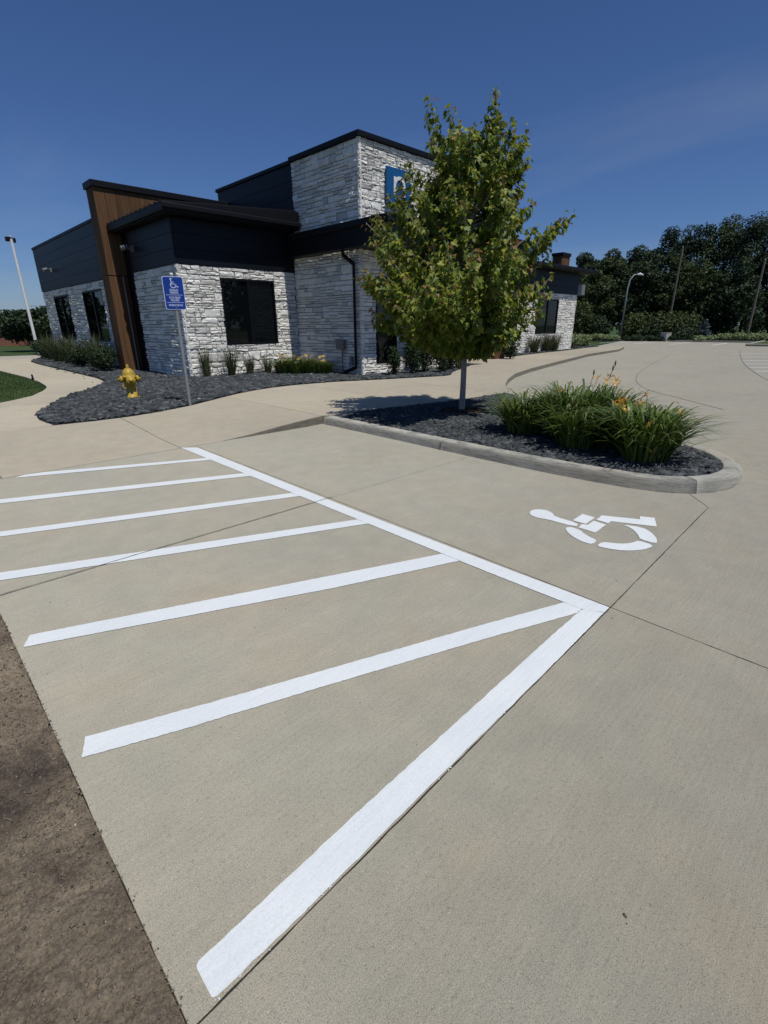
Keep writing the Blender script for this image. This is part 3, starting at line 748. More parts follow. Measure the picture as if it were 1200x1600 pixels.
# building gravel bed
bed = [(back_f(u), u) for u in []]
bed = [(u, back_f(u)) for u in np.linspace(1.63, 15.4, 70)] + [(15.4, 18), (6, 30)] + [(Rf(v), v) for v in np.linspace(29.2, 8.9, 70)]
o = sheet("gravel_bed", bed, M_slate_base, lambda x, y: zs(x, y)+0.004, step=0.8); tag(o, kind="structure")
bld_mask = lambda P: ((P[:, 0] > 6.25) & (P[:, 1] > 14.25)) | ((P[:, 0] > 10.05) & (P[:, 1] > 11.15))
P = np.stack([rng.uniform(1.4, 15.6, 150000), rng.uniform(8.6, 29.5, 150000)], 1)
P = P[inside(P, bed, .035) & ~bld_mask(P)]
near = P[:, 1] < 15.5
P = np.concatenate([P[near][:26000], P[~near][:6000]])
tone = rng.uniform(0, 0.95, len(P)); tone[rng.random(len(P)) < 0.0012] = 1
o = pebbles("slate_gravel", P, 0.05, M_slate, zs_np(P[:, 0], P[:, 1])+0.016+rng.uniform(0, 0.02, len(P)), tone, 0.5, 9, 2.0)
tag(o, "dark slate gravel around the hydrant and along the stone building", "gravel", kind="stuff")
P = np.array([(4.3, 18.6), (4.25, 19.5), (4.2, 17.2), (4.05, 16.5), (4.32, 20.8), (3.9, 15.2), (4.3, 21.6)])
o = pebbles("stray_gravel", P, 0.06, M_slate, np.full(len(P), .125), rng.uniform(0, .6, len(P)), .5, 12); tag(o, "stray dark stones lying on the path", "gravel", kind="stuff")
ebed = [(20.9, 13.0), (22.97, 13.3), (25.24, 13.62), (27.84, 13.85), (31.71, 14.5), (34.2, 14.67), (35.5, 15.3), (34, 17), (29.5, 17), (20.9, 14.4)]
o = sheet("side_bed", ebed, M_slate_base, 0.13); tag(o, kind="structure")
P = np.stack([rng.uniform(20.9, 35, 9000), rng.uniform(13, 17, 9000)], 1); P = P[in_poly(P, ebed)][:4000]
o = pebbles("slate_gravel", P, 0.06, M_slate, np.full(len(P), 0.14), rng.uniform(0, .95, len(P)), .5, 13); tag(o, "dark slate gravel along the far wing of the building", "gravel", kind="stuff")

# far surroundings: street, far lot edge
o = sheet("street", [(-60, 30.6), (80, 30.6), (80, 36.5), (-60, 36.5)], concrete_mat("street_concrete", (0.36, 0.33, 0.27), .1, False), -0.02); tag(o, kind="structure")
fk = empty("far_kerb"); tag(fk, kind="structure")
MB().box(52, 52.18, -30, 24, -0.09, 0.13, 0.02).build("kerb_segment", M_kerb, fk)
o = sheet("far_lawn", [(44.3, 8.3), (54, 8.9), (54, -6), (46, -6)], M_turf, 0.12, skirt=0.2); tag(o, kind="structure")
MB().tube([(44.3, 8.38, 0.1), (54, 8.98, 0.1)], 0.09, 6).build("kerb_segment", M_kerb, fk)
MB().tube([(44.25, 8.38, 0.1), (45.95, -6, 0.1)], 0.09, 6).build("kerb_segment", M_kerb, fk)

# ------------------------------------------------------------------ office building
bld = empty("office_building", (0, 0, 0))
tag(bld, "modern single-storey building of white ledgestone, black siding and brown wood fins", "building")
Z_ST = 3.07
def wall_core(name, x0, x1, y0, y1, z0, z1, mat=M_mortar):
    return MB().box(x0, x1, y0, y1, z0, z1).build(name, mat, bld)

# unit rough stone templates: front face towards +z, 1x1
def stone_template(seed):
    r = np.random.default_rng(seed)
    nx_, ny_ = 5, 4
    gx = np.array([0, .06, .36, .66, .94, 1.0]); gy = np.array([0, .12, .5, .88, 1.0])
    V = []; F = []
    for i, x in enumerate(gx):
        for j, y in enumerate(gy):
            e = i in (0, len(gx)-1) or j in (0, len(gy)-1)
            z = (0.30 + r.uniform(-.22, .22)) if e else (0.85 + r.uniform(-.30, .30))
            jx = 0 if e else r.uniform(-.09, .09); jy = 0 if e else r.uniform(-.12, .12)
            V.append((x+jx, y+jy, z))
    ny1 = len(gy)
    for i in range(len(gx)-1):
        for j in range(ny1-1):
            a, b, c, d = i*ny1+j, (i+1)*ny1+j, (i+1)*ny1+j+1, i*ny1+j+1
            F += [(a, b, c), (a, c, d)] if r.random() < .5 else [(a, b, d), (b, c, d)]
    b0 = len(V); V += [(0, 0, -.6), (1, 0, -.6), (1, 1, -.6), (0, 1, -.6)]
    bl, br, tr_, tl = 0, (len(gx)-1)*ny1, len(gx)*ny1-1, ny1-1
    F += [tuple([b0, b0+1] + [i*ny1 for i in range(len(gx)-1, -1, -1)]), tuple([b0+1, b0+2] + [(len(gx)-1)*ny1+j for j in range(ny1-1, -1, -1)]),
          tuple([b0+2, b0+3] + [i*ny1+ny1-1 for i in range(len(gx))]), tuple([b0+3, b0] + [j for j in range(ny1)])]
    return V, F
NT = 20
TV = []; TM = []
for s in range(NT):
    V, F = stone_template(100+s); TV.append((np.array(V), F))
    me = mesh("ledgestone", V, F); me.materials.append(M_stone); TM.append(me)

def backing(p0, p1, z0, z1, nrm, holes=(), dep=.24):
    """mortar-grey wall sheet behind the stones, open where the windows are"""
    p0 = Vector(p0); p1 = Vector(p1); L = (p1-p0).length; d = (p1-p0)/L; nrm = Vector(nrm); m = MB()
    rs = [(0, L, z0, z1)]
    for h in holes: rs = cut_rects(rs, h)
    for x0, x1, y0, y1 in rs:
        a, b = p0+d*x0, p0+d*x1; q = [a-nrm*.03, b-nrm*.03, b-nrm*dep, a-nrm*dep]
        V = [(v.x, v.y, y0) for v in q]+[(v.x, v.y, y1) for v in q]
        m.add(V, [(0,3,2,1),(4,5,6,7),(0,1,5,4),(1,2,6,5),(2,3,7,6),(3,0,4,7)])
    m.build("wall", M_mortar, bld)
def stone_layout(L, H, seed):
    r = random.Random(seed); out = []; y = 0
    while y < H-0.01:
        bh = r.choice([0.19, 0.22, 0.25, 0.28])
        if H-(y+bh) < 0.10: bh = H-y
        x = -r.uniform(0, .3)
        while x < L:
            run = r.uniform(0.22, 0.95)
            t = r.random()
            if t < 0.22 and run < .62: rows = [bh]
            elif t < 0.72: s_ = r.uniform(.32, .68)*bh; rows = [s_, bh-s_]
            else: a_ = r.uniform(.26, .4)*bh; b_ = r.uniform(.26, .4)*bh; rows = [a_, b_, bh-a_-b_]
            yy = y
            for h in rows:
                xx = x
                while xx < x+run-1e-6:
                    w = r.uniform(0.16, 0.52) if h < bh*.9 else run
                    if x+run-(xx+w) < 0.12: w = x+run-xx
                    out.append((max(xx, 0), min(xx+w, L), yy, yy+h)); xx += w
                yy += h
            x += run
        y += bh
    return [q for q in out if q[1]-q[0] > .02]
def cut_rects(rs, h):
    out = []
    for x0, x1, y0, y1 in rs:
        if x1 <= h[0] or x0 >= h[1] or y1 <= h[2] or y0 >= h[3]: out.append((x0, x1, y0, y1)); continue
        if x0 < h[0]: out.append((x0, h[0], y0, y1))
        if x1 > h[1]: out.append((h[1], x1, y0, y1))
        a, b = max(x0, h[0]), min(x1, h[1])
        if y0 < h[2]: out.append((a, b, y0, h[2]))
        if y1 > h[3]: out.append((a, b, h[3], y1))
    return [q for q in out if q[1]-q[0] > .03 and q[3]-q[2] > .025]
def stone_wall(p0, p1, z0, z1, nrm, seed, holes=(), single=False, limit=None):
    """p0->p1 along the wall (2D), nrm outward 2D; stones as objects (single) or one joined part"""
    p0 = Vector(p0); p1 = Vector(p1); L = (p1-p0).length; d = (p1-p0)/L; nrm = Vector(nrm)
    rs = stone_layout(L, z1-z0, seed)
    for h in holes: rs = cut_rects(rs, (h[0], h[1], h[2]-z0, h[3]-z0))
    r = random.Random(seed+1); g = 0.0058
    # orient: local x = d, y = up, z = nrm ; keep right-handed
    flip = d.to_3d().cross(Vector((0, 0, 1))).dot(nrm.to_3d()) < 0
    AV = []; AF = []; AT = []; cnt = 0
    for (x0, x1, y0, y1) in rs:
        k = r.randrange(NT); w, h, dep = x1-x0-2*g, y1-y0-2*g, r.uniform(.028, .056)
        xo = x1-g if flip else x0+g
        org = p0 + d*xo; dx_ = -d if flip else d
        mtx = Matrix(((dx_.x*w, 0, nrm.x*dep, org.x-nrm.x*.03), (dx_.y*w, 0, nrm.y*dep, org.y-nrm.y*.03), (0, h, 0, z0+y0+g), (0, 0, 0, 1)))
        if single and (limit is None or cnt < limit):
            o = bpy.data.objects.new("ledgestone", TM[k]); COL.objects.link(o); o.parent = bld; o.matrix_world = mtx; cnt += 1
        else:
            V, F = TV[k]; b = len(AV)
            W = np.c_[V, np.ones(len(V))] @ np.array(mtx).T
            AV += W[:, :3].tolist(); AF += [tuple(i+b for i in f) for f in F]; AT += [r.random()]*len(V)
    if AV:
        me = mesh("ledgestone_cladding", AV, AF); a = me.attributes.new('tone', 'FLOAT', 'POINT'); a.data.foreach_set('value', AT)
        o = link("ledgestone_cladding", me, M_stone_a, bld); o["kind"] = "stuff"
    return cnt

# block A
UA, VA, UD, VD = 6.2, 14.2, 9.97, 11.08
MB().box(UA+.26, UD+.4, VA+.26, 17.32, -0.1, 3.06).build("interior", M_frame, bld)
backing((UA+.03, VA), (UD, VA), -.1, 3.06, (0, -1), [(7.42-UA-.03, 9.18-UA-.03, 1.0, 2.79)])
backing((UA, VA+.25), (UA, 17.32), -.1, 3.06, (-1, 0))
WIN = (7.42, 9.18, 1.0, 2.79)
c1 = stone_wall((UA-.03, VA), (UD, VA), 0.02, Z_ST, (0, -1), 1, [(WIN[0]-UA+.03, WIN[1]-UA+.03, WIN[2], WIN[3])], True)
c2 = stone_wall((UD, VD-.03), (UD, 14.05), 4.02, 5.96, (-1, 0), 2, (), True, 300-c1)
stone_wall((UA, VA-.03), (UA, 17.34), 0.02, Z_ST, (-1, 0), 3)
stone_wall((UD, VD-.03), (UD, VA+.02), 0.02, 3.45, (-1, 0), 4)
TW = 14.54
TWIN = [(10.52, 11.38), (11.80, 12.67), (13.08, 13.91)]
stone_wall((UD-.03, VD), (TW, VD), 0.02, 3.45, (0, -1), 5, [(a-UD+.03, b-UD+.03, 0.44, 2.79) for a, b in TWIN])
stone_wall((UD-.03, VD), (TW, VD), 4.02, 5.96, (0, -1), 6)
stone_wall((TW, VD), (TW, 14.2), 0.02, 3.45, (1, 0), 7)
# tower core
MB().box(UD+.26, TW-.03, VD+.26, 14.05, -0.1, 5.96).build("interior", M_frame, bld)
backing((UD+.03, VD), (TW-.03, VD), -.1, 5.96, (0, -1), [(a-UD-.03, b-UD-.03, .44, 2.79) for a, b in TWIN])
backing((UD, VD+.25), (UD, 14.05), -.1, 5.96, (-1, 0))
MB().box(UD+.06, TW-.03, 14.05, 18.6, -0.1, 5.9).build("wall", M_mortar, bld)
# wing C
VC0, VC1 = 18.6, 29.2
CW = [(20.66, 23.05), (25.1, 27.45)]
stone_wall((UA, VC0), (UA, VC1+.03), 0.02, 3.06, (-1, 0), 8, [(a-VC0, b-VC0, 1.01, 2.79) for a, b in CW])
MB().box(UA+.26, 14, VC0, VC1, -0.1, 4.86).build("interior", M_frame, bld)
backing((UA, VC0), (UA, VC1), -.1, 4.86, (-1, 0), [(a-VC0, b-VC0, 1.01, 2.79) for a, b in CW])
# wing E
UE0, UE1 = 20.4, 29.3
EW = [(25.03, 27.28), (21.3, 23.2)]
stone_wall((UE0, VA), (UE1+.03, VA), 0.02, 3.08, (0, -1), 9, [(a-UE0, b-UE0, 1.05, 2.77) for a, b in EW])
MB().box(UE0, UE1, VA+.26, 24, -0.1, 4.2).build("interior", M_frame, bld)
backing((UE0, VA), (UE1, VA), -.1, 4.15, (0, -1), [(a-UE0, b-UE0, 1.05, 2.77) for a, b in EW])
stone_wall((UE1, VA-.02), (UE1, 24), 0.02, 3.08, (1, 0), 10)

def boards(axis, c, a, b, z0, z1, n, out, depth=.03, name="siding_board"):
    """horizontal siding boards on plane axis=c between a..b"""
    h = (z1-z0)/n
    for i in range(n):
        q0, q1 = z0+i*h+.0025, z0+(i+1)*h-.0025
        m = MB()
        lo, hi = (c, c+out*depth) if out > 0 else (c+out*depth, c)
        if axis == 'u': m.box(lo, hi, a, b, q0, q1, .004)
        else: m.box(a, b, lo, hi, q0, q1, .004)
        m.build(name, M_siding, bld)
boards('u', UA+.03, VC0, VC1+.02, 3.065, 4.80, 5, -1, .06)
boards('v', VC1, UA, 14, 3.065, 4.80, 5, 1, .04)
boards('v', VA+.03, UA-.0, UD-.002, 3.075, 4.16, 3, -1, .05)
boards('u', UA+.03, VA-.022, 17.32, 3.075, 4.16, 3, -1, .05)
boards('u', UD+.06, 14.08, 18.6, 4.25, 5.93, 4, -1, .05)
boards('v', VA+.03, UE0, UE1+.02, 3.09, 4.10, 3, -1, .05)
boards('v', 18.6, UD+.06, TW-.03, 4.2, 5.93, 4, 1, .04)
MB().box(UA+.03, UD+.4, VA+.03, 17.32, 3.06, 4.16).build("wall", M_siding, bld)
# parapet caps
MB().box(UD-.09, TW+.06, VD-.09, 14.06, 5.965, 6.075, .012).build("parapet_cap", M_black, bld)
MB().box(UD-.03, TW+.05, 14.065, 18.68, 5.935, 6.035, .012).build("parapet_cap", M_black, bld)
MB().box(UA-.05, 14.05, VC0, VC1+.06, 4.805, 4.90, .012).build("parapet_cap", M_black, bld)
# roof A with eave, gutter and standing seams
roof = MB().box(5.85, 9.93, 13.74, 17.94, 4.20, 4.38, .02).build("roof", M_black, bld)
MB().box(5.92, 9.90, 13.80, 17.93, 4.172, 4.196).build("soffit", M_black, roof)
for i in range(13):
    v = 13.86+i*.33
    m = MB(); z0, z1 = 4.38, 4.43
    m.add([(5.84, v-.02, z0), (9.9, v-.02, z0+.28), (9.9, v+.02, z0+.28), (5.84, v+.02, z0), (5.84, v-.012, z1), (9.9, v-.012, z1+.28), (9.9, v+.012, z1+.28), (5.84, v+.012, z1)],
          [(0,3,2,1),(4,5,6,7),(0,1,5,4),(1,2,6,5),(2,3,7,6),(3,0,4,7)]); m.build("standing_seam", M_black, roof)
MB().add([(5.855, 13.76, 4.382), (9.92, 13.76, 4.66), (9.92, 17.93, 4.66), (5.855, 17.93, 4.382), (9.92, 13.76, 4.382), (9.92, 17.93, 4.382)], [(0, 1, 2, 3), (0, 4, 1), (3, 2, 5), (1, 4, 5, 2)]).build("roof_deck", M_black, roof)
MB().box(5.84, 9.94, 13.66, 13.735, 4.25, 4.37, .02).build("gutter", M_black, roof)
# tower canopy
can = MB().box(UD-.35, 16.2, 9.68, VD-.035, 3.44, 3.98, .015).build("canopy", M_black, bld)
MB().box(UD-.35, UD-.035, VD-.034, 13.95, 3.44, 3.98, .015).build("fascia", M_black, can)
MB().box(UD-.42, UD-.33, 9.61, 13.95, 3.90, 4.05, .02).build("gutter", M_black, can)
MB().box(UD-.328, 16.26, 9.61, 9.678, 3.90, 4.05, .02).build("gutter", M_black, can)
# downspout
m = MB()
def sq(m, a, b, s=.05):
    a = Vector(a); b = Vector(b); m.tube([a, b], s, 4)
sq(m, (UD-.24, 11.55, 3.44), (UD-.24, 11.55, 3.30)); sq(m, (UD-.24, 11.55, 3.32), (UD-.09, 11.28, 3.08)); sq(m, (UD-.09, 11.28, 3.12), (UD-.09, 11.28, .34)); sq(m, (UD-.09, 11.28, .36), (UD-.36, 11.72, .16))
m.build("downspout", M_black, bld)
MB().box(UD-.15, UD-.05, 11.76, 12.12, .86, 1.13, .01).build("electrical_box", M_grey, bld)
MB().tube([(UD-.08, 11.9, .87), (UD-.08, 11.9, .1)], .018, 8).build("conduit", M_grey, bld)
MB().box(UD-.10, UD-.045, 11.45, 11.56, .42, .66, .008).build("outlet_cover", M_grey, bld)

# wood fins of vertical planks
def fin(u0, u1, v0, v1, zt, pw=.14):
    fe = MB().box(u0+.02, u1, v0+.02, v1-.02, -.1, zt).build("wood_fin", M_siding, bld)
    fe["label"] = "tall brown wood-clad fin wall"
    nb = int((u1-u0)/pw)
    for i in range(nb):
        a = u0+i*(u1-u0)/nb; b = u0+(i+1)*(u1-u0)/nb
        for z0, z1 in ((0.04, 2.985), (3.015, zt)):
            if a > 6.4 and z1 < 3.5: continue
            MB().box(a+.002, b-.002, v0-.004, v0+.02, z0, z1, .003).build("plank", M_wood, fe)
    n2 = int((v1-v0)/pw)
    for i in range(n2):
        a = v0+i*(v1-v0)/n2; b = v0+(i+1)*(v1-v0)/n2
        for z0, z1 in ((0.04, 2.985), (3.015, zt)):
            MB().box(u0-.002, u0+.02, a+.002, b-.002, z0, z1, .003).build("plank", M_wood, fe)
    MB().box(u0-.06, u1+.02, v0-.07, v1+.05, zt+.002, zt+.17, .012).build("fin_cap", M_black, fe)
    return fe
fin(5.67, 9.98, 17.95, 18.58, 5.36)
fin(29.75, 30.7, 15.6, 16.2, 5.25)
MB().box(UA+.02, UA+.3, 17.33, 17.95, 0, 4.2).build("wall", M_black, bld)
MB().box(6.06, 6.075, 17.87, 17.945, 0.1, 3.0).build("corner_trim", M_galv, bld)
# entrance
MB().box(TW+.02, UE0-.02, 13.7, 17, -.1, 3.9).build("wall", M_siding, bld)
for i in range(4):
    a = 15.0+i*1.15
    d_ = MB().box(a, a+1.05, 13.62, 13.69, .15, 2.6, .01).build("door", M_frame, bld)
    MB().box(a+.1, a+.95, 13.60, 13.615, .3, 2.5).build("pane", M_glass, d_)
pw_ = MB().box(18.95, 19.75, 12.62, 13.0, -.05, 3.2).build("wood_pier", M_siding, bld)
for i in range(6): MB().box(18.95+i*.1335+.003, 18.95+(i+1)*.1335-.003, 12.59, 12.615, .05, 3.2, .003).build("plank", M_wood, pw_)
for i in range(3): MB().box(18.925, 18.948, 12.62+i*.127+.003, 12.62+(i+1)*.127-.003, .05, 3.2, .003).build("plank", M_wood, pw_)
MB().box(14.6, 20.35, 12.5, 13.69, 3.21, 3.9, .02).build("entrance_canopy", M_black, bld)
# roof E
re_ = MB().box(20.42, 30.0, 13.6, 24.2, 4.16, 4.33, .02).build("roof", M_black, bld)
MB().box(20.42, 30.03, 13.5, 13.595, 4.2, 4.34, .02).build("gutter", M_black, re_)
MB().box(29.36, 30.45, 14.3, 18, 3.1, 3.66, .02).build("side_canopy", M_grey, bld)

def window(axis, c, a, b, z0, z1, out, mull=True, blind=0.25):
    """framed window set back in its opening"""
    t = .055
    def bx(a0, a1, d0, d1, q0, q1, name, mat, par, bev=.006):
        lo, hi = sorted((c-out*d0, c-out*d1))
        m = MB()
        if axis == 'v': m.box(a0, a1, lo, hi, q0, q1, bev)
        else: m.box(lo, hi, a0, a1, q0, q1, bev)
        return m.build(name, mat, par)
    w = bx(a+.002, b-.002, .0, .10, z0+.002, z0+t, "window", M_frame, bld)
    bx(a+.002, b-.002, .0, .10, z1-t, z1-.002, "frame", M_frame, w)
    bx(a+.002, a+t, .002, .098, z0+t+.001, z1-t-.001, "frame", M_frame, w)
    bx(b-t, b-.002, .002, .098, z0+t+.001, z1-t-.001, "frame", M_frame, w)
    mid = (a+b)/2; spans = [(a+t, b-t)]
    if mull:
        bx(mid-.05, mid+.05, .004, .096, z0+t+.001, z1-t-.001, "mullion", M_frame, w); spans = [(a+t, mid-.05), (mid+.05, b-t)]
    for s0, s1 in spans:
        bx(s0+.001, s1-.001, .05, .058, z0+t+.001, z1-t-.001, "pane", M_glass, w, 0)
        bx(s0+.02, s1-.02, .10, .104, z0+t, z0+(z1-z0)*(1-blind), "blind", M_blind, w, 0)
    return w
for hole in [1]:
    pass
def carve(x0, x1, y0, y1, z0, z1):
    MB().box(x0, x1, y0, y1, z0, z1).build("window_recess", M_frame, bld)
window('v', VA-.01, *WIN, -1)
for a, b in CW: window('u', UA-.01, a, b, 1.01, 2.79, -1)
for a, b in EW: window('v', VA-.01, a, b, 1.05, 2.77, -1)
for a, b in TWIN: window('v', VD-.01, a, b, .44, 2.79, -1, False)

# logo sign on the tower
lg = MB().box(10.87, 11.81, VD-.10, VD-.045, 4.59, 5.48, .008).build("logo_panel", M_logo, bld)
lg["label"] = "blue square panel with a white letter n"
def rib(m, pts, w, y, t):
    P = [Vector(p) for p in pts]
    L = []; R = []
    for i, p in enumerate(P):
        d = (P[min(i+1, len(P)-1)] - P[max(i-1, 0)]).normalized(); nn = Vector((-d.y, d.x))*w/2
        L.append(p+nn); R.append(p-nn)
    k = len(P)
    V = [(q.x, y, q.y) for q in L+R] + [(q.x, y+t, q.y) for q in L+R]
    F = [(i, i+1, k+i+1, k+i) for i in range(k-1)] + [(2*k+i, 3*k+i, 3*k+i+1, 2*k+i+1) for i in range(k-1)]
    F += [(i+1, i, 2*k+i, 2*k+i+1) for i in range(k-1)] + [(k+i, k+i+1, 3*k+i+1, 3*k+i) for i in range(k-1)] + [(0, k, 3*k, 2*k), (2*k-1, k-1, 3*k-1, 4*k-1)]
    m.add(V, F)
m = MB()
rib(m, [(11.16, 4.83), (11.16, 5.27)], .085, VD-.125, .022)
rib(m, [(11.18, 5.13)] + [(11.35+.17*math.cos(a), 5.10+.155*math.sin(a)) for a in np.linspace(math.pi*.78, 0, 9)] + [(11.52, 4.83)], .085, VD-.128, .022)
m.build("letter", M_white, lg)

# wall lamps
def wall_lamp(loc, out):
    e = MB().box(loc[0]-.05, loc[0]+.05, loc[1]-.06, loc[1]+.06, loc[2]-.08, loc[2]+.08, .01).build("wall_lamp", M_grey, bld)
    o2 = Vector(out)
    for s in (-1, 1):
        side = Vector((o2.y, o2.x, 0))*s*.09
        p = Vector(loc)+o2*.06; q = p+o2*.13+side+Vector((0, 0, .04))
        MB().tube([p, q, q+o2*.10-Vector((0, 0, .05))], [.025, .05, .07], 8).build("lamp_head", M_grey, e)
wall_lamp((UA-.04, 26.65, 3.8), (-1, 0, 0))
wall_lamp((UA-.05, 16.93, 3.68), (-1, 0, 0))
g_ = MB().tube([(25.07, VA-.04, 2.86), (25.07, VA-.06, 3.0), (25.07, VA-.2, 3.02), (25.07, VA-.25, 2.92)], .02, 8).build("wall_lamp", M_black, bld)
MB().lathe([(.03, .06), (.06, .03), (.11, -.04)], 12, at=(25.07, VA-.25, 2.88)).build("lamp_shade", M_black, g_)

# ------------------------------------------------------------------ sign
sg = empty("parking_sign", (3.93, 9.24, zs(3.93, 9.24)))
tag(sg, "blue disabled-parking sign on a grey steel post beside the gravel bed", "sign")
ps = MB().tube([(0, 0, -.1), (0, 0, 2.22)], .028, 10).build("post", M_galv, sg)
MB().lathe([(.03, 2.22), (.03, 2.235), (.015, 2.25)], 10).build("post_cap", M_white, sg)
SW, SH, SZ = .34, .53, 1.93
rot = math.atan2(-9.24, -3.93) + math.pi/2 + 0.10
pl = empty("sign_plate", (0, 0, 0), rot); pl.parent = sg
def rrect(w, h, r, n=6):
    out = []
    for cx, cy, a0 in ((w/2-r, h/2-r, 0), (-w/2+r, h/2-r, 90), (-w/2+r, -h/2+r, 180), (w/2-r, -h/2+r, 270)):
        for k in range(n+1):
            a = math.radians(a0+90*k/n); out.append((cx+r*math.cos(a), cy+r*math.sin(a)))
    return out
def plate(name, poly, y0, y1, mat, par):
    k = len(poly)
    V = [(x, y0, z+SZ) for x, z in poly] + [(x, y1, z+SZ) for x, z in poly]
    F = [tuple(range(k)), tuple(range(2*k-1, k-1, -1))] + [(i, k+i, k+(i+1) % k, (i+1) % k) for i in range(k)]
    return MB().add(V, F).build(name, mat, par)
plate("back_plate", rrect(SW, SH, .04), -.034, -.030, M_signw, pl)
plate("face", rrect(SW-.022, SH-.022, .032), -.037, -.0345, M_sign, pl)
def sign_text(txt, z, size, wid):
    c = bpy.data.curves.new("lettering", 'FONT'); c.body = txt; c.align_x = 'CENTER'; c.align_y = 'CENTER'; c.size = size; c.extrude = .0006; c.offset = .0008
    c.materials.append(M_signw)
    tmp = bpy.data.objects.new("lettering_curve", c); COL.objects.link(tmp)
    bpy.context.view_layer.update()
    me = bpy.data.meshes.new_from_object(tmp.evaluated_get(bpy.context.evaluated_depsgraph_get()))
    bpy.data.objects.remove(tmp)
    if len(me.materials) == 0: me.materials.append(M_signw)
    o = bpy.data.objects.new("lettering", me); COL.objects.link(o); o.parent = pl; o.location = (0, -.0385, SZ+z); o.rotation_euler = (math.pi/2, 0, 0)
    o.scale = (wid, 1, 1)
sign_text("DISABLED", .045, .052, .62); sign_text("PARKING", .004, .052, .62)
sign_text("STATE PERMIT", -.075, .048, .62); sign_text("REQUIRED", -.115, .048, .62)
sign_text("MINIMUM $200 FINE", -.195, .044, .58)
for z in (-.03, -.15): plate("rule_line", [(-.135, z-.003), (.135, z-.003), (.135, z+.003), (-.135, z+.003)], -.0388, -.0378, M_signw, pl)
m = MB()
def flat(m, poly):
    k = len(poly); m.add([(x, -.039, z+SZ) for x, z in poly], [tuple(range(k))])
ring = lambda r, a0, a1, n=20: [(.0+r*math.cos(math.radians(a)), .128+r*math.sin(math.radians(a))) for a in np.linspace(a0, a1, n)]
ro, ri = ring(.05, 130, 370), ring(.036, 130, 370)
for i in range(19): flat(m, [ro[i], ro[i+1], ri[i+1], ri[i]])
flat(m, [(-.03+.016*math.cos(a), .222+.016*math.sin(a)) for a in np.linspace(0, 6.0, 12)])
flat(m, [(-.036, .205), (-.022, .205), (-.014, .140), (-.03, .140)]); flat(m, [(-.03, .15), (.035, .147), (.037, .135), (-.03, .137)])
flat(m, [(.028, .147), (.04, .143), (.068, .095), (.056, .09)]); flat(m, [(.056, .09), (.06, .104), (.085, .108), (.087, .097)]); flat(m, [(-.026, .182), (.02, .178), (.02, .169), (-.026, .172)])
m.build("wheelchair_icon", M_signw, pl)
for z in (.235, -.235): MB().lathe([(.009, 0), (.007, .004)], 10, 'Y', (0, -.043, SZ+z)).build("bolt", M_galv, pl)

# ------------------------------------------------------------------ hydrant
hz = zs(3.5, 10.98)
hy = empty("fire_hydrant", (3.50, 10.98, hz), math.atan2(-10.98, -3.5)+math.pi/2+.15)
tag(hy, "yellow fire hydrant standing in the slate gravel by the wood fin", "hydrant")
MB().lathe([(.155, .0), (.155, .035), (.10, .04), (.098, .40), (.115, .405), (.118, .43)], 24).build("barrel", M_yellow, hy, smooth=True)
MB().lathe([(.135, .431), (.135, .452), (.122, .455), (.12, .50), (.10, .56), (.06, .60), (.035, .61)], 24).build("bonnet", M_yellow, hy, smooth=True)
MB().lathe([(.034, .60), (.03, .64), (.022, .67), (.012, .685)], 5).build("operating_nut", M_yellow, hy)
for s in (-1, 1):
    nz = MB().lathe([(.052, .08*s), (.055, .135*s), (.066, .138*s), (.066, .165*s), (.05, .175*s), (.024, .18*s), (.022, .215*s)], 16, 'X', (0, 0, .40)).build("hose_nozzle", M_yellow, hy, smooth=True)
sn = MB().lathe([(.07, -.06), (.073, -.13), (.09, -.133), (.09, -.168), (.07, -.178), (.03, -.185), (.026, -.22)], 20, 'Y', (0, 0, .385)).build("pumper_nozzle", M_yellow, hy, smooth=True)
for i in range(8):
    a = i*math.pi/4+.2
    MB().lathe([(.012, .035), (.012, .06)], 6, at=(.135*math.cos(a), .135*math.sin(a), 0)).build("bolt", M_yellow, hy)
MB().tube([(-.13, -.02, .33), (-.15, -.05, .26), (-.11, -.08, .22), (-.08, -.07, .27)], .009, 6).build("chain", M_yellow, hy)

# small marker at the lawn edge
o = MB().lathe([(.03, 0), (.035, .05), (.02, .09), (.028, .12), (.012, .17)], 8, at=(2.95, 17.35, .10)).build("lawn_marker", M_black)
tag(o, "small dark marker standing where the lawn meets the path", "marker")

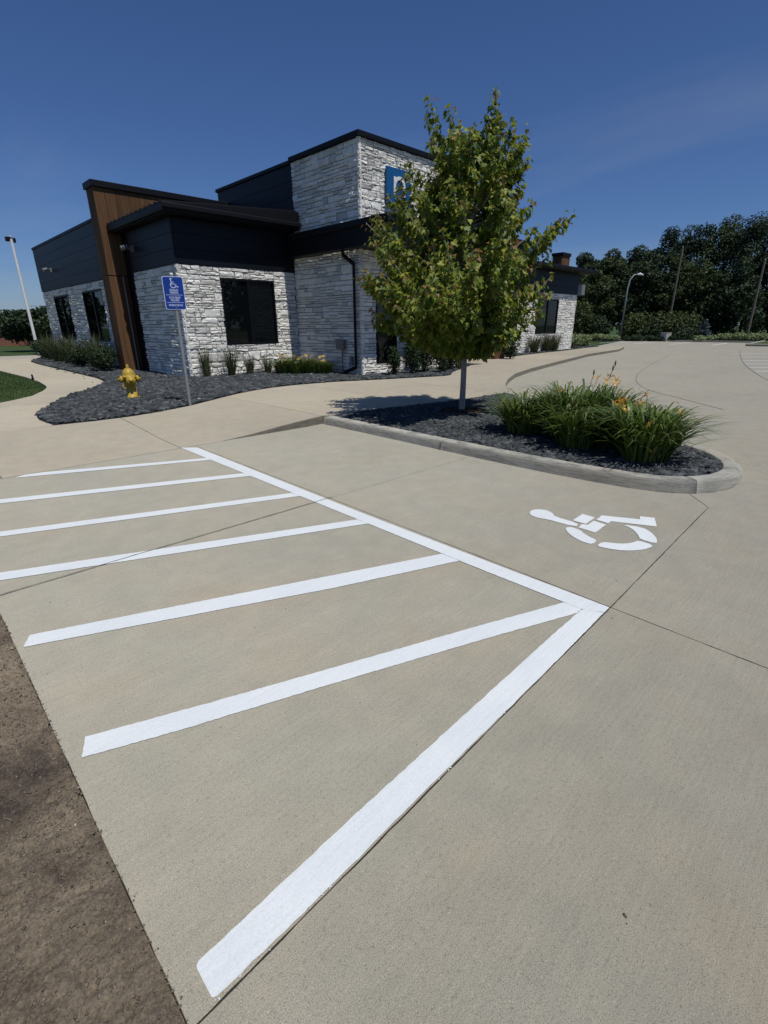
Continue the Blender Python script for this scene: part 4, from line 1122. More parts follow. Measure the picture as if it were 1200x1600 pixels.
# ------------------------------------------------------------------ plants
def blade_clump(k, rad, h0, h1, spread, w, seed, seg=5, droop=.5, tonebias=0.0, up=.35):
    r = np.random.default_rng(seed)
    az = r.uniform(0, 2*np.pi, k); base = np.stack([np.cos(az), np.sin(az)], 1)*(rad*np.sqrt(r.random(k)))[:, None]
    az = az + r.normal(0, .5, k); H = r.uniform(h0, h1, k); S = spread*r.uniform(.25, 1.1, k)
    t = np.linspace(0, 1, seg+1)
    V = np.zeros((k, seg+1, 2, 3)); d = np.stack([np.cos(az), np.sin(az)], 1); sd = np.stack([-np.sin(az), np.cos(az)], 1)
    dr = droop*r.uniform(.3, 1.3, k)
    for i, tt in enumerate(t):
        c = base + d*(S*(tt**1.5))[:, None]
        z = H*(tt*(1+dr) - dr*tt**2.6*1.0)
        z = np.maximum(z, .015)
        ww = w*(1-tt**2.2)*(.5+.5*min(1, tt*4))+.0004
        for s, sg_ in ((0, -1), (1, 1)):
            V[:, i, s, :2] = c + sd*(ww*sg_); V[:, i, s, 2] = z
    idx = np.arange(k*(seg+1)*2).reshape(k, seg+1, 2)
    F = np.stack([idx[:, :-1, 0], idx[:, :-1, 1], idx[:, 1:, 1], idx[:, 1:, 0]], -1).reshape(-1, 4)
    tone = np.clip(np.repeat(r.uniform(.1, .85, k)+tonebias, (seg+1)*2), 0, 1)
    dead = r.random(k) < .03; tone = np.where(np.repeat(dead, (seg+1)*2), 1.0, tone)
    return V.reshape(-1, 3), F, tone
def flower_mesh(r=.055):
    V = [(0, 0, 0)]; F = []
    for i in range(6):
        a = i*math.pi/3; b = len(V); w = .38 if i % 2 else .28
        V += [(r*.55*math.cos(a-w), r*.55*math.sin(a-w), r*.55), (r*1.0*math.cos(a-.1), r*1.0*math.sin(a-.1), r*.72), (r*1.12*math.cos(a), r*1.12*math.sin(a), r*.6), (r*1.0*math.cos(a+.1), r*1.0*math.sin(a+.1), r*.72), (r*.55*math.cos(a+w), r*.55*math.sin(a+w), r*.55)]
        F.append((0, b, b+1, b+2, b+3, b+4))
    return mesh("flower", V, F)
FM = flower_mesh(); FM.materials.append(M_petal)
FY = flower_mesh(.06); FY.materials.append(M_petal_y)
def lily(loc, rad, h, spread, k, seed, label, flowers=(), group=None):
    e = empty("daylily", loc); tag(e, label, "daylily", group)
    V, F, t = blade_clump(k, rad, h*.40, h*.80, spread*1.12, .0165, seed, 7, 1.15)
    o = link("leaves", mesh_np("leaves", V, F, t), M_blade, e); o["kind"] = "stuff"
    for (fx, fy, fz, tilt) in flowers:
        b = Vector((fx*.35, fy*.35, .05)); q = Vector((fx, fy, fz))
        st = MB().tube([b, b.lerp(q, .5)+Vector((0, 0, .06)), q], [.005, .004, .003], 5).build("flower_stem", M_stem, e)
        f = bpy.data.objects.new("flower", FM); COL.objects.link(f); f.parent = e; f.location = q
        f.rotation_euler = (random.uniform(.3, 1.1)*tilt, random.uniform(-.5, .5), random.uniform(0, 6.28))
    return e
Z_I = .10
# image-right and image-depth directions on the ground
RT = Vector((ca, -sa)); DP = Vector((sa, ca))
def fl(r, d, z, t=1): p = RT*r+DP*d; return (p.x, p.y, z, t)
lily((6.10, 3.50, Z_I), .22, .62, .50, 360, 41, "leafy daylily clump with no flowers, closest to the maple trunk")
lily((6.35, 2.95, Z_I), .28, .78, .62, 500, 42, "tall middle daylily clump with orange blooms on long stalks", [fl(.42, .1, .70), fl(.50, .15, .74), fl(.36, .2, .72), fl(-.25, -.2, .60), fl(.56, .1, .70)])
lily((5.78, 2.60, Z_I), .20, .58, .46, 330, 43, "low flowerless daylily clump spilling over the kerb, between two taller clumps", [])
lily((5.74, 1.80, Z_I), .26, .66, .52, 470, 44, "daylily clump with yellow-orange flowers close to the island's tip", [fl(-.32, .0, .56), fl(-.14, -.02, .60), fl(-.3, .05, .62), fl(-.14, -.3, .42), fl(.36, .1, .48), fl(-.36, .06, .58)])
lily((6.28, 1.98, Z_I), .22, .60, .42, 340, 45, "daylily clump at the drive side of the island with one flower", [fl(-.06, .0, .62)])
lily((6.95, 2.75, Z_I), .25, .70, .55, 360, 46, "daylily clump at the back of the island, behind the tall middle clump", [fl(.1, .0, .62)])
lily((6.15, 2.30, Z_I), .22, .62, .50, 330, 47, "daylily clump filling the gap before the island's tip", [fl(.0, -.1, .54)])
# unopened buds
bd = [o for o in COL.objects if o.name.startswith("daylily")][1]
for r_, d_, z_ in ((.5, .1, .84), (.53, .12, .90), (.30, .2, .78)):
    p = RT*r_+DP*d_
    MB().tube([(p.x*.4, p.y*.4, .1), (p.x*.8, p.y*.8, z_*.7), (p.x, p.y, z_)], [.005, .004, .003], 5).build("flower_stem", M_stem, bd)
    MB().lathe([(.003, 0), (.010, .02), (.011, .045), (.003, .075)], 6, at=(p.x, p.y, z_-.01)).build("bud", M_stem, bd)

def tuft(name, loc, rad, h, spread, k, seed, label, mat=M_grassblade, w=.006, group=None, cat="grass clump", bias=0.0, droop=.25):
    e = empty(name, loc); tag(e, label, cat, group)
    V, F, t = blade_clump(k, rad, h*.5, h, spread, w, seed, 4, droop, bias)
    o = link("leaves", mesh_np("leaves", V, F, t), mat, e); o["kind"] = "stuff"
    return e
za = lambda x, y: zs(x, y)+.01
ga = [(6.55, 13.95, 1.0, "tall thin grass tuft at the stone corner behind the sign post"), (7.25, 13.8, .95, "bushiest grass tuft, beneath the window's near corner"), (7.85, 13.8, .75, "grass tuft beneath the middle of the window"), (8.5, 13.85, .62, "small grass tuft beneath the window's far half"), (9.1, 13.85, .55, "smallest grass tuft, next to the flowering border")]
for i, (x, y, h, lb) in enumerate(ga):
    tuft("grass_clump", (x, y, za(x, y)), .10, h*.95, .24 if i != 1 else .34, 120 if i != 1 else 190, 60+i, lb, group="grass tufts below the front window")
V, F, t = blade_clump(1, .1, .1, .2, .1, .01, 1)
bl = empty("flower_border", (9.05, 12.75, za(9.05, 12.75))); tag(bl, "row of daylilies with yellow blooms before the inner corner of the stone walls", "flower bed")
AV = []; AF = []; AT = []; nb_ = 0
for i in range(9):
    c = np.array([RT.x, RT.y])*(-.72+i*.18)+np.array([DP.x, DP.y])*random.uniform(-.12, .12)
    hq = random.uniform(.8, 1.2)
    V, F, t = blade_clump(150, .12, .24*hq, .46*hq, .34, .012, 80+i, 6, .9)
    V[:, :2] += c; AV.append(V); AF.append(F+nb_); AT.append(t); nb_ += len(V)
o = link("leaves", mesh_np("leaves", np.concatenate(AV), np.concatenate(AF), np.concatenate(AT)), M_blade, bl); o["kind"] = "stuff"
for i in range(24):
    p = RT*random.uniform(-.7, .7)+DP*random.uniform(-.28, .1)
    f = bpy.data.objects.new("flower", FY); COL.objects.link(f); f.parent = bl; f.location = (p.x, p.y, random.uniform(.34, .54)); f.rotation_euler = (random.uniform(.2, 1), random.uniform(-.5, .5), random.uniform(0, 6)); f.scale = (1.1, 1.1, 1.1)

def leaf_cloud(centers, radii, n, size, r, up=0.3, shell=0.55):
    """diamond leaf faces spread through ellipsoid clumps"""
    centers = np.asarray(centers, float); radii = np.asarray(radii, float)
    if radii.ndim == 1: radii = np.repeat(radii[:, None], 3, 1)
    wt = radii.prod(1)**(2/3); c = r.choice(len(centers), n, p=wt/wt.sum())
    d = r.normal(size=(n, 3)); d /= np.linalg.norm(d, axis=1)[:, None]
    rr = (shell+(1-shell)*r.random(n)**.5)*r.uniform(.85, 1.08, n)
    P = centers[c] + d*radii[c]*rr[:, None]
    nrm = d*.7 + r.normal(0, .55, (n, 3)) + np.array([0, 0, up]); nrm /= np.linalg.norm(nrm, axis=1)[:, None]
    t = np.cross(nrm, r.normal(size=(n, 3))); t /= np.linalg.norm(t, axis=1)[:, None]; b = np.cross(nrm, t)
    s = size*r.uniform(.6, 1.3, n)[:, None]
    V = np.stack([P-t*s, P-b*s*.55+nrm*s*.12, P+t*s, P+b*s*.55+nrm*s*.12], 1)
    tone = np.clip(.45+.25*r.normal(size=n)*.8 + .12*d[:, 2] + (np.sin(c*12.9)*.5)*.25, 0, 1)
    return V.reshape(-1, 3), np.arange(n*4).reshape(-1, 4), np.repeat(tone, 4)

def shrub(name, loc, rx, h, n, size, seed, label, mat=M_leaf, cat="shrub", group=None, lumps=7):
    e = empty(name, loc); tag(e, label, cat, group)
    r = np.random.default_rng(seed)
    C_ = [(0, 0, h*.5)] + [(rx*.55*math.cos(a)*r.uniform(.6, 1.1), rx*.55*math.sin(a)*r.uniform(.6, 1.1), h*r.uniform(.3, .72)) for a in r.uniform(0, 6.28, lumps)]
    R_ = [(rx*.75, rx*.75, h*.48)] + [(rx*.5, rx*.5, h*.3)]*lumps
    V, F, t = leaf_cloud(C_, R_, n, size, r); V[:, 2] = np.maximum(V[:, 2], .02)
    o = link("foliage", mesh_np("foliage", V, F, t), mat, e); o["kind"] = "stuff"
    m = MB()
    for i in range(5):
        a = i*1.3; m.tube([(0, 0, 0), (rx*.4*math.cos(a), rx*.4*math.sin(a), h*.6)], [.03*h, .01*h], 5)
    m.build("stems", M_bark_d, e)
    return e
# tower front plants
shrub("shrub", (10.62, 10.42, za(10.5, 10.5)), .24, .85, 900, .035, 90, "narrow upright shrub at the tower's corner beside the downspout")
shrub("shrub", (11.2, 10.3, za(10.8, 10.4)), .30, 1.0, 1100, .035, 91, "loose shrub below the tower's first window, second from the downspout")
shrub("shrub", (11.95, 10.45, za(11.7, 10.6)), .45, 1.55, 2000, .04, 92, "tallest leafy shrub in front of the tower, half hidden by the maple")
shrub("shrub", (12.25, 10.0, za(12, 10.3)), .26, .7, 900, .035, 93, "low dark shrub just to the maple trunk's window side")
shrub("shrub", (13.1, 10.35, za(13.4, 10.8)), .35, 1.15, 1300, .04, 94, "rounded shrub before the tower's third window")
tuft("grass_clump", (13.7, 10.45, za(14, 10.8)), .12, .8, .3, 130, 95, "grass tuft at the tower's entrance end, right behind the maple trunk")
# wing C plants
shrub("shrub", (5.15, 18.55, za(5.2, 18.4)), .50, .80, 2200, .035, 100, "dark rounded shrub against the foot of the wood fin")
shrub("shrub", (5.25, 21.3, za(5.2, 21.3)), .45, .75, 1600, .04, 101, "middle dark shrub among grasses below the side windows")
shrub("shrub", (5.5, 28.2, za(5.5, 28)), .55, .95, 1600, .045, 102, "dark shrub at the far end of the side bed by the light pole")
gl = ["grass clump between the fin's shrub and the middle shrub", "tall feathery grass below the nearer side window", "feathery grass clump just past the middle shrub", "tall grass between the two side windows", "feathery grass below the farther side window", "grass clump beside the far shrub of the side bed"]
for i, (x, y) in enumerate([(5.45, 19.6), (5.55, 20.5), (5.4, 22.4), (5.5, 23.7), (5.4, 25.2), (5.5, 26.7)]):
    tuft("grass_clump", (x, y, za(x, y)), .2, 1.10+.18*(i % 2), .55, 230, 110+i, gl[i], w=.009, group="feathery grasses along the side wing", bias=-.05)
# wing E plants
shrub("shrub", (19.6, 12.2, .12), .4, .9, 900, .05, 120, "dark shrub at the foot of the entrance's wood pier")
for i, (x, y, h) in enumerate([(24.4, 13.8, 1.0), (26.0, 13.95, 1.1), (26.9, 14.0, 1.1)]):
    tuft("grass_clump", (x, y, .13), .18, h, .5, 200, 121+i, ["grass clump nearest the maple below the far wing's window", "middle grass clump below the far wing's window", "grass clump nearest the far wing's outer corner"][i], w=.012, group="grasses along the far wing", bias=.15)
shrub("shrub", (30.6, 15.0, .12), .9, 1.0, 1500, .07, 125, "green shrub at the far wing's outer corner", M_hedge)
shrub("shrub", (33.2, 15.5, .12), .8, .8, 1100, .07, 126, "small green shrub at the end of the far wing's bed", M_hedge)

# ------------------------------------------------------------------ maple in the island
TX, TY, TZ = 7.02, 5.25, .10
mp_ = empty("maple_tree", (TX, TY, TZ)); tag(mp_, "young maple with red-tipped leaves and pale slim trunk in the gravel island", "tree")
r = np.random.default_rng(5)
tr = MB().tube([(0, 0, -.05), (0, 0, .05), (.005, .0, .4), (.012, .01, .9), (.0, .0, 1.5), (-.01, .01, 2.2), (.01, 0, 3.0), (.0, .02, 3.7)], [.062, .054, .049, .046, .043, .034, .022, .008], 12).build("trunk", M_bark, mp_, smooth=True)
def env(z):   # lateral left, right (image), depth half widths at height z above lot
    zt = [0.95, 1.25, 1.45, 2.0, 2.45, 2.9, 3.2, 3.5, 3.9, 4.2, 4.5, 4.6]
    L = np.interp(z, zt, [.15, .35, 1.42, 1.62, 1.70, 1.60, 1.28, .95, .85, .78, .55, .2])
    R = np.interp(z, zt, [.30, .55, 1.02, 1.20, 1.28, 1.08, .90, .88, .85, .75, .40, .15])
    return L, R, (L+R)*.46
branches = []
def add_branch(z0, tip, rad, nseg=7):
    p0 = np.array([0, 0, z0]); tip = np.array(tip); out = tip-p0
    pts = []
    for s in np.linspace(0, 1, nseg):
        q = p0 + out*np.array([s**.75, s**.75, s**1.15]) + r.normal(0, .018, 3)*s*(1-s)*4
        pts.append(q)
    branches.append((np.array(pts), rad)); return pts
def lat(x, d): p = RT*x+DP*d; return p.x, p.y
tips = []
for i in range(250):
    z = 1.08+2.9*r.random()**1.15; L, R_, D = env(z); a = r.uniform(0, 2*np.pi)
    lx = (R_ if math.cos(a) > 0 else L)*math.cos(a); ld = D*math.sin(a)*(1.35 if math.sin(a) < 0 else .85) - (.25*abs(lx) if lx < 0 else 0); f = r.uniform(.55, 1.06)
    tips.append((lx*f, ld*f, z))
tips += [(-.72, -.1, 4.52), (-.70, .05, 4.3), (-.62, .1, 4.1), (.24, 0, 4.62), (.30, .08, 4.45), (.36, -.05, 4.3), (.20, .0, 4.2), (-.42, -.2, 4.36), (-.22, .2, 4.22), (.02, .1, 4.25), (.52, .0, 4.25), (.62, .1, 4.15), (.74, -.1, 3.95), (.80, .1, 3.75), (.78, 0, 3.5),
         (1.58, .0, 3.10), (1.45, .1, 2.95), (1.38, -.15, 3.02), (1.2, 0, 2.7), (1.30, .15, 2.55), (-1.75, 0, 2.25), (-1.62, .1, 3.0), (-1.55, -.2, 2.7), (-1.50, .2, 3.05), (-1.3, -.1, 3.1), (-1.2, 0, 3.4), (-1.02, -.1, 3.62), (-1.12, .1, 3.5), (-1.3, -.2, 3.3), (-1.0, 0, 3.75), (-1.4, .1, 2.85), (-.05, -.9, 2.35), (.0, -1.0, 2.1), (-.85, -1.75, 1.95), (-1.05, -1.5, 2.1), (-.65, -1.85, 1.8), (-.3, -1.6, 1.75), (-1.2, -1.2, 1.85), (-.9, -1.4, 1.75), (-.5, -1.5, 2.1), (-.2, -1.4, 2.3), (-1.1, -1.0, 2.3), (-.7, -1.3, 2.5), (-.8, -2.05, 1.95), (-1.0, -1.85, 1.85), (-.5, -2.05, 1.95), (-1.2, -1.6, 1.75), (-.75, -1.9, 2.2)]
LVp = []; LVd = []; LVr = []
for (lx, ld, z) in tips:
    x, y = lat(lx, ld); rad_h = math.hypot(lx, ld)
    z0 = max(.92, min(z-.25-rad_h*.55, 3.4))
    if z < 1.4: z0 = max(1.0, z-.1)
    pts = np.array(add_branch(z0, (x, y, z-TZ), .004+.012*rad_h))
    ln = np.linalg.norm(pts[-1]-pts[0])
    # leaves along the outer part, with side twigs
    nl = int((44+58*ln)*r.uniform(.45, 1.25))
    for s in r.uniform(.22, 1.0, nl):
        k = min(int(s*(len(pts)-1)), len(pts)-2); fr = s*(len(pts)-1)-k
        q = pts[k]*(1-fr)+pts[k+1]*fr
        off = r.normal(0, 1, 3); off /= np.linalg.norm(off)
        q2 = q + off*r.uniform(.02, .135)*(1.15-.45*s)
        LVp.append(q2); LVd.append(off); LVr.append(s if rad_h > .3 or z > 3.5 else s*.8)
LVp = np.array(LVp); LVd = np.array(LVd); LVr = np.array(LVr)
# maple leaf outline
ml = np.array([(0, 0), (.28, -.10), (.50, .12), (.36, .26), (.46, .52), (.22, .50), (0, 1.0), (-.22, .50), (-.46, .52), (-.36, .26), (-.50, .12), (-.28, -.10)])
n = len(LVp)
out = LVp.copy(); out[:, 2] = 0; on = np.linalg.norm(out, axis=1)[:, None]+1e-6; out /= on
hang = LVd*.5 + out*.6 + np.array([0, 0, -.55]) + r.normal(0, .35, (n, 3)); hang /= np.linalg.norm(hang, axis=1)[:, None]
nn = out*.55 + np.array([0, 0, .8]) + r.normal(0, .45, (n, 3)); nn -= hang*(nn*hang).sum(1)[:, None]; nn /= np.linalg.norm(nn, axis=1)[:, None]
sd = np.cross(hang, nn)
sz = r.uniform(.048, .108, n); sz = np.where(LVr > .93, sz*.7, sz)
fold = r.uniform(.05, .35, n)
V = LVp[:, None, :] + sd[:, None, :]*(ml[None, :, 0:1]*sz[:, None, None]) + hang[:, None, :]*(ml[None, :, 1:2]*sz[:, None, None]) + nn[:, None, :]*((np.abs(ml[:, 0])[None, :, None]*fold[:, None, None] - .25*ml[None, :, 1:2]**2)*sz[:, None, None])
tone = np.clip(.42+.26*r.normal(size=n), 0, .80)
red = (LVr > .93) & (r.random(n) < .42) & (LVp[:, 2] > 1.4); tone = np.where(red, r.uniform(.84, 1, n), tone)
b = (np.arange(n)*12)[:, None]
tri = np.array([(0, 1, 2), (0, 2, 3), (0, 3, 4), (0, 4, 5), (0, 5, 6), (0, 6, 7), (0, 7, 8), (0, 8, 9), (0, 9, 10), (0, 10, 11)])
F = (tri[None]+b[:, :, None]).reshape(-1, 3)
cw = link("crown", mesh_np("crown", V.reshape(-1, 3), F, np.repeat(tone, 12)), M_maple, mp_); cw["kind"] = "stuff"
m = MB()
for pts, rad in branches:
    m.tube([tuple(p) for p in pts], [rad*(1-.85*i/(len(pts)-1))+.0015 for i in range(len(pts))], 5, False)
m.build("limbs", M_bark, mp_, smooth=True)
P = np.stack([r.normal(TX, .17, 260), r.normal(TY, .17, 260)], 1)
M_mulch = tone_mat("wood_mulch", [(0, (0.03, 0.016, 0.011)), (1, (0.10, 0.05, 0.035))], .9, .2, 'attr', 30, .2)
o = pebbles("mulch", P, .04, M_mulch, np.full(len(P), .122), r.random(len(P)), .35, 17, 2.5); tag(o, "brown wood mulch heaped round the maple's foot", "mulch", kind="stuff")

# ------------------------------------------------------------------ background trees
def big_tree(name, loc, h, rad, n, size, seed, label, mat=M_leaf, group=None, trunk_h=.2, trunk_r=.18, shape=1.0, gaps=0.55):
    e = empty(name, loc); tag(e, label, "tree", group)
    r = np.random.default_rng(seed)
    C_ = []; R_ = []
    nl = 46
    for i in range(nl):
        tt = r.uniform(0, 1); z = h*(trunk_h + (1-trunk_h)*tt*.93)
        prof_ = math.sin(math.pi*min(1, max(.06, .12+.86*tt*shape)))**.6 if tt < .98 else .3
        a = r.uniform(0, 6.28); q = rad*prof_*r.uniform(.35, .85)
        C_.append((q*math.cos(a), q*math.sin(a), z)); s_ = rad*r.uniform(.18, .36); R_.append((s_, s_, s_*.8))
    C_.append((0, 0, h*(trunk_h+(1-trunk_h)*.5))); R_.append((rad*.55, rad*.55, h*(1-trunk_h)*.42))
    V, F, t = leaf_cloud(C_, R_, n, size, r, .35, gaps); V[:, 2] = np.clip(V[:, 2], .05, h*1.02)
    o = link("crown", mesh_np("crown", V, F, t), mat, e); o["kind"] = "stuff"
    m = MB().tube([(0, 0, -.1), (0, 0, h*trunk_h*.8), (.1, .05, h*.55), (.05, .1, h*.85)], [trunk_r, trunk_r*.8, trunk_r*.45, trunk_r*.12], 8)
    m.build("trunk", M_bark_d, e)
    m = MB()
    for C0 in C_[:9]:
        z0 = max(h*trunk_h*.7, C0[2]-rad*.7); m.tube([(0, 0, z0), (C0[0]*.5, C0[1]*.5, (z0+C0[2])/2+.1), C0], [trunk_r*.4, trunk_r*.25, trunk_r*.08], 5, False)
    m.build("limbs", M_bark_d, e)
    return e
def from_px(px, d):
    """ground point at distance d (m) in the compass direction of a photo column near the horizon"""
    q = (px-600)*X_ + 768.9*F_ - (500-800)*U_
    q2 = Vector((q.x, q.y)); q2.normalize(); return q2*d
def z_for(px, py, d):
    q = (px-600)*X_ + 768.9*F_ - (py-800)*U_
    return CAM_H + d*q.z/math.hypot(q.x, q.y)
woods = [(905, 397, 70, 3.0), (945, 389, 68, 3.1), (985, 383, 70, 3.2), (1025, 352, 74, 3.8), (1070, 345, 72, 4.0), (1112, 336, 74, 4.0), (1160, 334, 70, 4.0), (1205, 345, 68, 3.6), (1255, 350, 70, 4),
         (925, 420, 62, 2.6), (1000, 405, 63, 2.8), (1050, 400, 63, 2.8), (1140, 395, 62, 2.8), (1095, 410, 62, 2.6)]
wl_ = ["lowest wood tree, just clear of the building's roof corner", "rounded wood tree second from the building", "dark wood tree behind the street lamp's head", "tall wood tree left of the first utility pole's top", "tall dark wood tree directly behind the first utility pole",
       "highest crown in the middle of the dark woods", "tall thinner-leaved tree between spruce and second utility pole", "tree behind the second utility pole at the frame's edge", "tree closing the woods beyond the frame's edge",
       "front-row tree right beside the building's far wing", "front-row tree between street lamp and first utility pole", "front-row tree behind the broad shrub", "front-row tree above the pale hedge", "front-row tree above the blue spruce"]
for i, (px, py, d, rad) in enumerate(woods):
    p = from_px(px, d); h = z_for(px, py, d)
    big_tree("wood_tree", (p.x, p.y, -.1), h, rad, 17000 if i < 9 else 10000, .135 if i != 6 else .12, 200+i, wl_[i], mat=(M_leaf, M_leaf_b, M_leaf, M_leaf)[i % 4] if i < 9 else (M_leaf_b if i % 2 else M_leaf), group="trees of the dark woods", trunk_h=.12 if i < 9 else .06, gaps=.5)
p = from_px(43, 45.0); big_tree("lawn_tree", (p.x, p.y, -.05), z_for(40, 484, 45.0), 2.2, 6500, .12, 230, "rounded green tree before the brick house beyond the light pole", trunk_h=.42, trunk_r=.12)
p = from_px(80, 60.0); big_tree("lawn_tree", (p.x, p.y, -.05), z_for(80, 478, 60.0), 3.0, 4000, .16, 231, "tree peeking out behind the side wing's outer corner", trunk_h=.2, trunk_r=.12)
p = from_px(-10, 120.0); big_tree("lawn_tree", (p.x, p.y, -.05), z_for(0, 490, 120.0), 7, 4000, .3, 232, "hazy distant tree behind the lawn tree at the frame's edge", trunk_h=.1, trunk_r=.2)

# trees standing outside the frame that the window panes mirror
for i, (x, y, h, lb) in enumerate([(-8, 50, 6.5, "off-frame tree mirrored in the nearer side window"), (-15, 60, 8.0, "off-frame tree mirrored between the side windows"), (-3, 62, 7.0, "off-frame tree mirrored in the farther side window"),
                                   (27, -26, 7.5, "off-frame tree mirrored in the front window's near pane"), (35, -31, 9.0, "off-frame tree mirrored in the middle of the front window"), (43, -27, 6.0, "off-frame tree mirrored in the front window's far pane")]):
    big_tree("mirrored_tree", (x, y, 0), h, 3.6, 2500, .32, 300+i, lb, group="trees seen only in window reflections", trunk_h=.1)
# shrubs before the woods
sh = [(905, 466, 57, 1.7, M_bush, "dark green bush against the far wing's corner"), (935, 490, 58, 1.6, M_leaf, "sparse dark bush between building and street lamp"), (994, 484, 59, 1.7, M_bush, "upright bush right beside the street lamp"),
      (1050, 483, 58, 2.6, M_bush, "broad spreading bush by the pale utility cabinet"), (1022, 505, 56.5, 1.3, M_leaf, "low dark bush left of the utility cabinet"), (1075, 508, 56, 1.5, M_leaf, "low dark bush between cabinet and blue spruce")]
for i, (px, py, d, rx, mt, lb) in enumerate(sh):
    p = from_px(px, d); shrub("bush", (p.x, p.y, 0), rx, z_for(px, py, d), 2600, .12, 240+i, lb, mt, "bush", "bushes before the woods", 10)
hd = [(915, 521), (932, 521), (948, 522), (962, 523), (1103, 524), (1122, 523), (1142, 520), (1160, 519), (1180, 520), (1200, 521)]
hl = ["pale hedge bush closest to the building's far corner", "second pale hedge bush from the building", "third pale hedge bush from the building", "pale hedge bush nearest the street lamp's foot", "pale hedge bush right below the blue spruce", "second pale hedge bush right of the spruce",
      "third pale hedge bush right of the spruce", "pale hedge bush at the second utility pole's foot", "pale hedge bush just past the second utility pole", "pale hedge bush cut by the frame's right edge"]
for i, (px, py) in enumerate(hd):
    p = from_px(px, 54.5); shrub("hedge_bush", (p.x, p.y, 0), .95, max(.45, z_for(px, py, 54.5)), 900, .09, 260+i, hl[i], M_hedge, "bush", "pale hedge along the far lot", 5)
for i, px in enumerate(range(985, 1095, 18)):
    p = from_px(px, 55); shrub("low_shrub", (p.x, p.y, 0), .9, z_for(px, 523, 55), 700, .09, 280+i, ["first low dark shrub from the street lamp along the far kerb", "second low dark shrub from the street lamp", "third low dark shrub, left of the cabinet", "low dark shrub just right of the cabinet", "low dark shrub two places right of the cabinet", "low dark shrub left of the blue spruce", "low dark shrub at the blue spruce's foot"][i], M_leaf, "bush", "low dark shrubs along the far kerb", 5)
# blue spruce
p = from_px(1103, 56.5); hsp = z_for(1103, 496, 56.5)
se_ = empty("blue_spruce", (p.x, p.y, 0)); tag(se_, "small blue-grey spruce standing before the dark woods", "tree")
MB().tube([(0, 0, 0), (0, 0, hsp)], [.06, .01], 6).build("trunk", M_bark_d, se_)
r = np.random.default_rng(9); C_ = []; R_ = []
for i in range(10):
    z = hsp*(.08+.088*i); q = 1.05*(1-i/10.5)
    for k in range(7):
        a = r.uniform(0, 6.28); C_.append((q*.6*math.cos(a), q*.6*math.sin(a), z)); R_.append((q*.4+.05, q*.4+.05, .12))
V, F, t = leaf_cloud(C_, R_, 3500, .06, r, .2, .3); o = link("crown", mesh_np("crown", V, F, t), M_spruce, se_); o["kind"] = "stuff"

# poles, lamp, wires, cabinet
p = from_px(973, 57); hl_ = z_for(994, 429, 57)
sl = empty("street_lamp", (p.x, p.y, 0)); tag(sl, "grey street lamp with curved arm before the dark woods", "street lamp")
MB().tube([(0, 0, 0), (0, 0, hl_*.80), (RT.x*.12, RT.y*.12, hl_*.93), (RT.x*.45, RT.y*.45, hl_), (RT.x*.75, RT.y*.75, hl_*1.005)], [.10, .075, .065, .055, .05], 10).build("pole", M_galv, sl, smooth=True)
MB().tube([(RT.x*.75, RT.y*.75, hl_*1.005), (RT.x*1.0, RT.y*1.0, hl_*1.01), (RT.x*1.3, RT.y*1.3, hl_*.995)], [.06, .13, .06], 8).build("lamp_head", M_white, sl)
pp_ = []
for px, pt, d, lb in ((1046, 388, 59, "thin utility pole rising among the bushes, nearer the street lamp"), (1173, 408, 57, "weathered utility pole near the frame's right edge")):
    p = from_px(px, d); h = z_for(px, pt, d)
    u_p = empty("utility_pole", (p.x, p.y, 0)); tag(u_p, lb, "pole", "utility poles before the woods")
    MB().tube([(0, 0, -.2), (0, 0, h)], [.115, .085], 10).build("shaft", M_pole, u_p)
    MB().lathe([(.04, 0), (.055, .05), (.03, .12)], 8, at=(0, 0, h)).build("insulator", M_galv, u_p)
    pp_.append((p, h))
def wire(a, b, sag, label):
    pts = []
    for t in np.linspace(0, 1, 24):
        q = Vector(a).lerp(Vector(b), t); q.z -= sag*4*t*(1-t); pts.append(q)
    o = MB().tube(pts, .013, 5).build("power_line", M_black); tag(o, label, "wire", "overhead wires before the woods")
(pa, ha), (pb, hb) = pp_
pl_ = pa + (pa-pb)*1.6; pr_ = pb + (pb-pa)*1.0
for dz, nm in ((-.12, "upper"), (-.95, "middle"), (-3.2, "lower")):
    wire((pl_.x, pl_.y, ha*1.0+dz-1.5), (pa.x, pa.y, ha+dz-(1.2 if dz < -3 else 1.4)), .25, nm+" overhead wire from the first utility pole towards the building")
    wire((pa.x, pa.y, ha+dz-(1.2 if dz < -3 else 1.4)), (pb.x, pb.y, hb+dz+(.8 if dz < -3 else .0)), .2, nm+" overhead wire strung between the two utility poles")
    wire((pb.x, pb.y, hb+dz+(.8 if dz < -3 else .0)), (pr_.x, pr_.y, hb+dz+.6), .3, nm+" overhead wire running off past the second utility pole")
p = from_px(1045, 54.8)
cb = empty("utility_cabinet", (p.x, p.y, 0), -YAW+.5); tag(cb, "pale grey utility cabinet among the low shrubs by the far kerb", "cabinet")
MB().box(-.36, .36, -.3, .3, .06, .72, .03).build("body", M_cab, cb); MB().box(-.45, .45, -.38, .38, -.05, .058).build("pad", M_kerb, cb); MB().box(-.38, .38, -.32, .32, .722, .76, .01).build("lid", M_cab, cb)

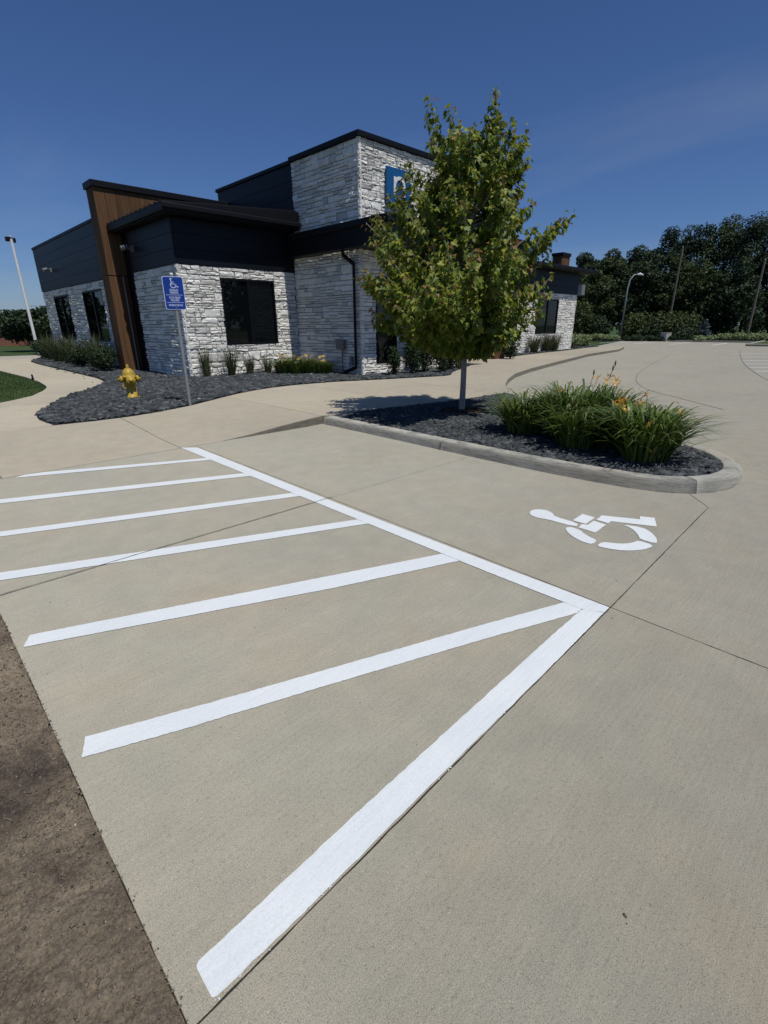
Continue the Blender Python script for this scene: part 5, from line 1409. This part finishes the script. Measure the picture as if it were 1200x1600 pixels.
# left: light pole
p = from_px(38, 38.0)
p = Vector((0.1835, .983))*38.0
lp = empty("light_pole", (p.x, p.y, -.05)); tag(lp, "tall white parking-lot light pole beyond the side wing", "light pole")
hlp = 1.5+38*.1285
MB().tube([(0, 0, 0), (0, 0, hlp)], [.085, .065], 10).build("pole", M_white, lp)
MB().box(-.27, -.08, -.15, .15, hlp-.24, hlp-.02, .02).build("lamp_head", M_black, lp); MB().box(.10, .20, -.14, .14, hlp-.28, hlp-.05, .02).build("lamp_head", M_black, lp)
MB().lathe([(.12, hlp), (.12, hlp+.03), (.03, hlp+.05)], 10).build("pole_cap", M_white, lp)
# brick house far left
def house(name, a, b, depth, z1, mat, label, roofmat=M_roofg):
    e = empty(name, (0, 0, 0)); tag(e, label, "house")
    A = Vector(a); B = Vector(b); d = (B-A).normalized(); nn = Vector((-d.y, d.x)); L = (B-A).length
    def quad(x0, x1, y0, y1, z0, z1_, nm, mt, par):
        pts = [A+d*x0+nn*y0, A+d*x1+nn*y0, A+d*x1+nn*y1, A+d*x0+nn*y1]
        V = [(q.x, q.y, z0) for q in pts]+[(q.x, q.y, z1_) for q in pts]
        return MB().add(V, [(0,3,2,1),(4,5,6,7),(0,1,5,4),(1,2,6,5),(2,3,7,6),(3,0,4,7)]).build(nm, mt, par)
    quad(0, L, 0, depth, -.1, z1, "wall", mat, e)
    V = [A-d*.5-nn*.5, A+d*(L+.5)-nn*.5, A+d*(L+.5)+nn*(depth+.5), A-d*.5+nn*(depth+.5), A+d*(L*.12)+nn*depth/2, A+d*(L*.88)+nn*depth/2]
    zz = [z1, z1, z1, z1, z1+.7, z1+.7]
    MB().add([(q.x, q.y, z+.003) for q, z in zip(V, zz)], [(0, 1, 5, 4), (1, 2, 5), (2, 3, 4, 5), (3, 0, 4), (3, 2, 1, 0)]).build("roof", roofmat, e)
    for i in range(3):
        w = quad(L*(.2+.25*i), L*(.2+.25*i)+1.2, -.06, -.005, .6, 1.45, "window", M_frame, e)
        quad(L*(.2+.25*i)+.1, L*(.2+.25*i)+1.1, -.075, -.062, .66, 1.39, "pane", M_glass, w)
    quad(L*.06, L*.06+1.0, -.06, -.005, 0, 1.5, "door", M_frame, e)
    return e
a_, b_ = from_px(-60, 62), from_px(72, 60)
house("brick_house", (a_.x, a_.y), (b_.x, b_.y), 9, 1.75, M_brick, "low red-brick house half hidden behind the lawn tree")
a_, b_ = from_px(66, 52), from_px(140, 50)
house("grey_house", (a_.x, a_.y), (b_.x, b_.y), 8, 1.3, M_grey, "grey low building showing beside the side wing's outer corner")
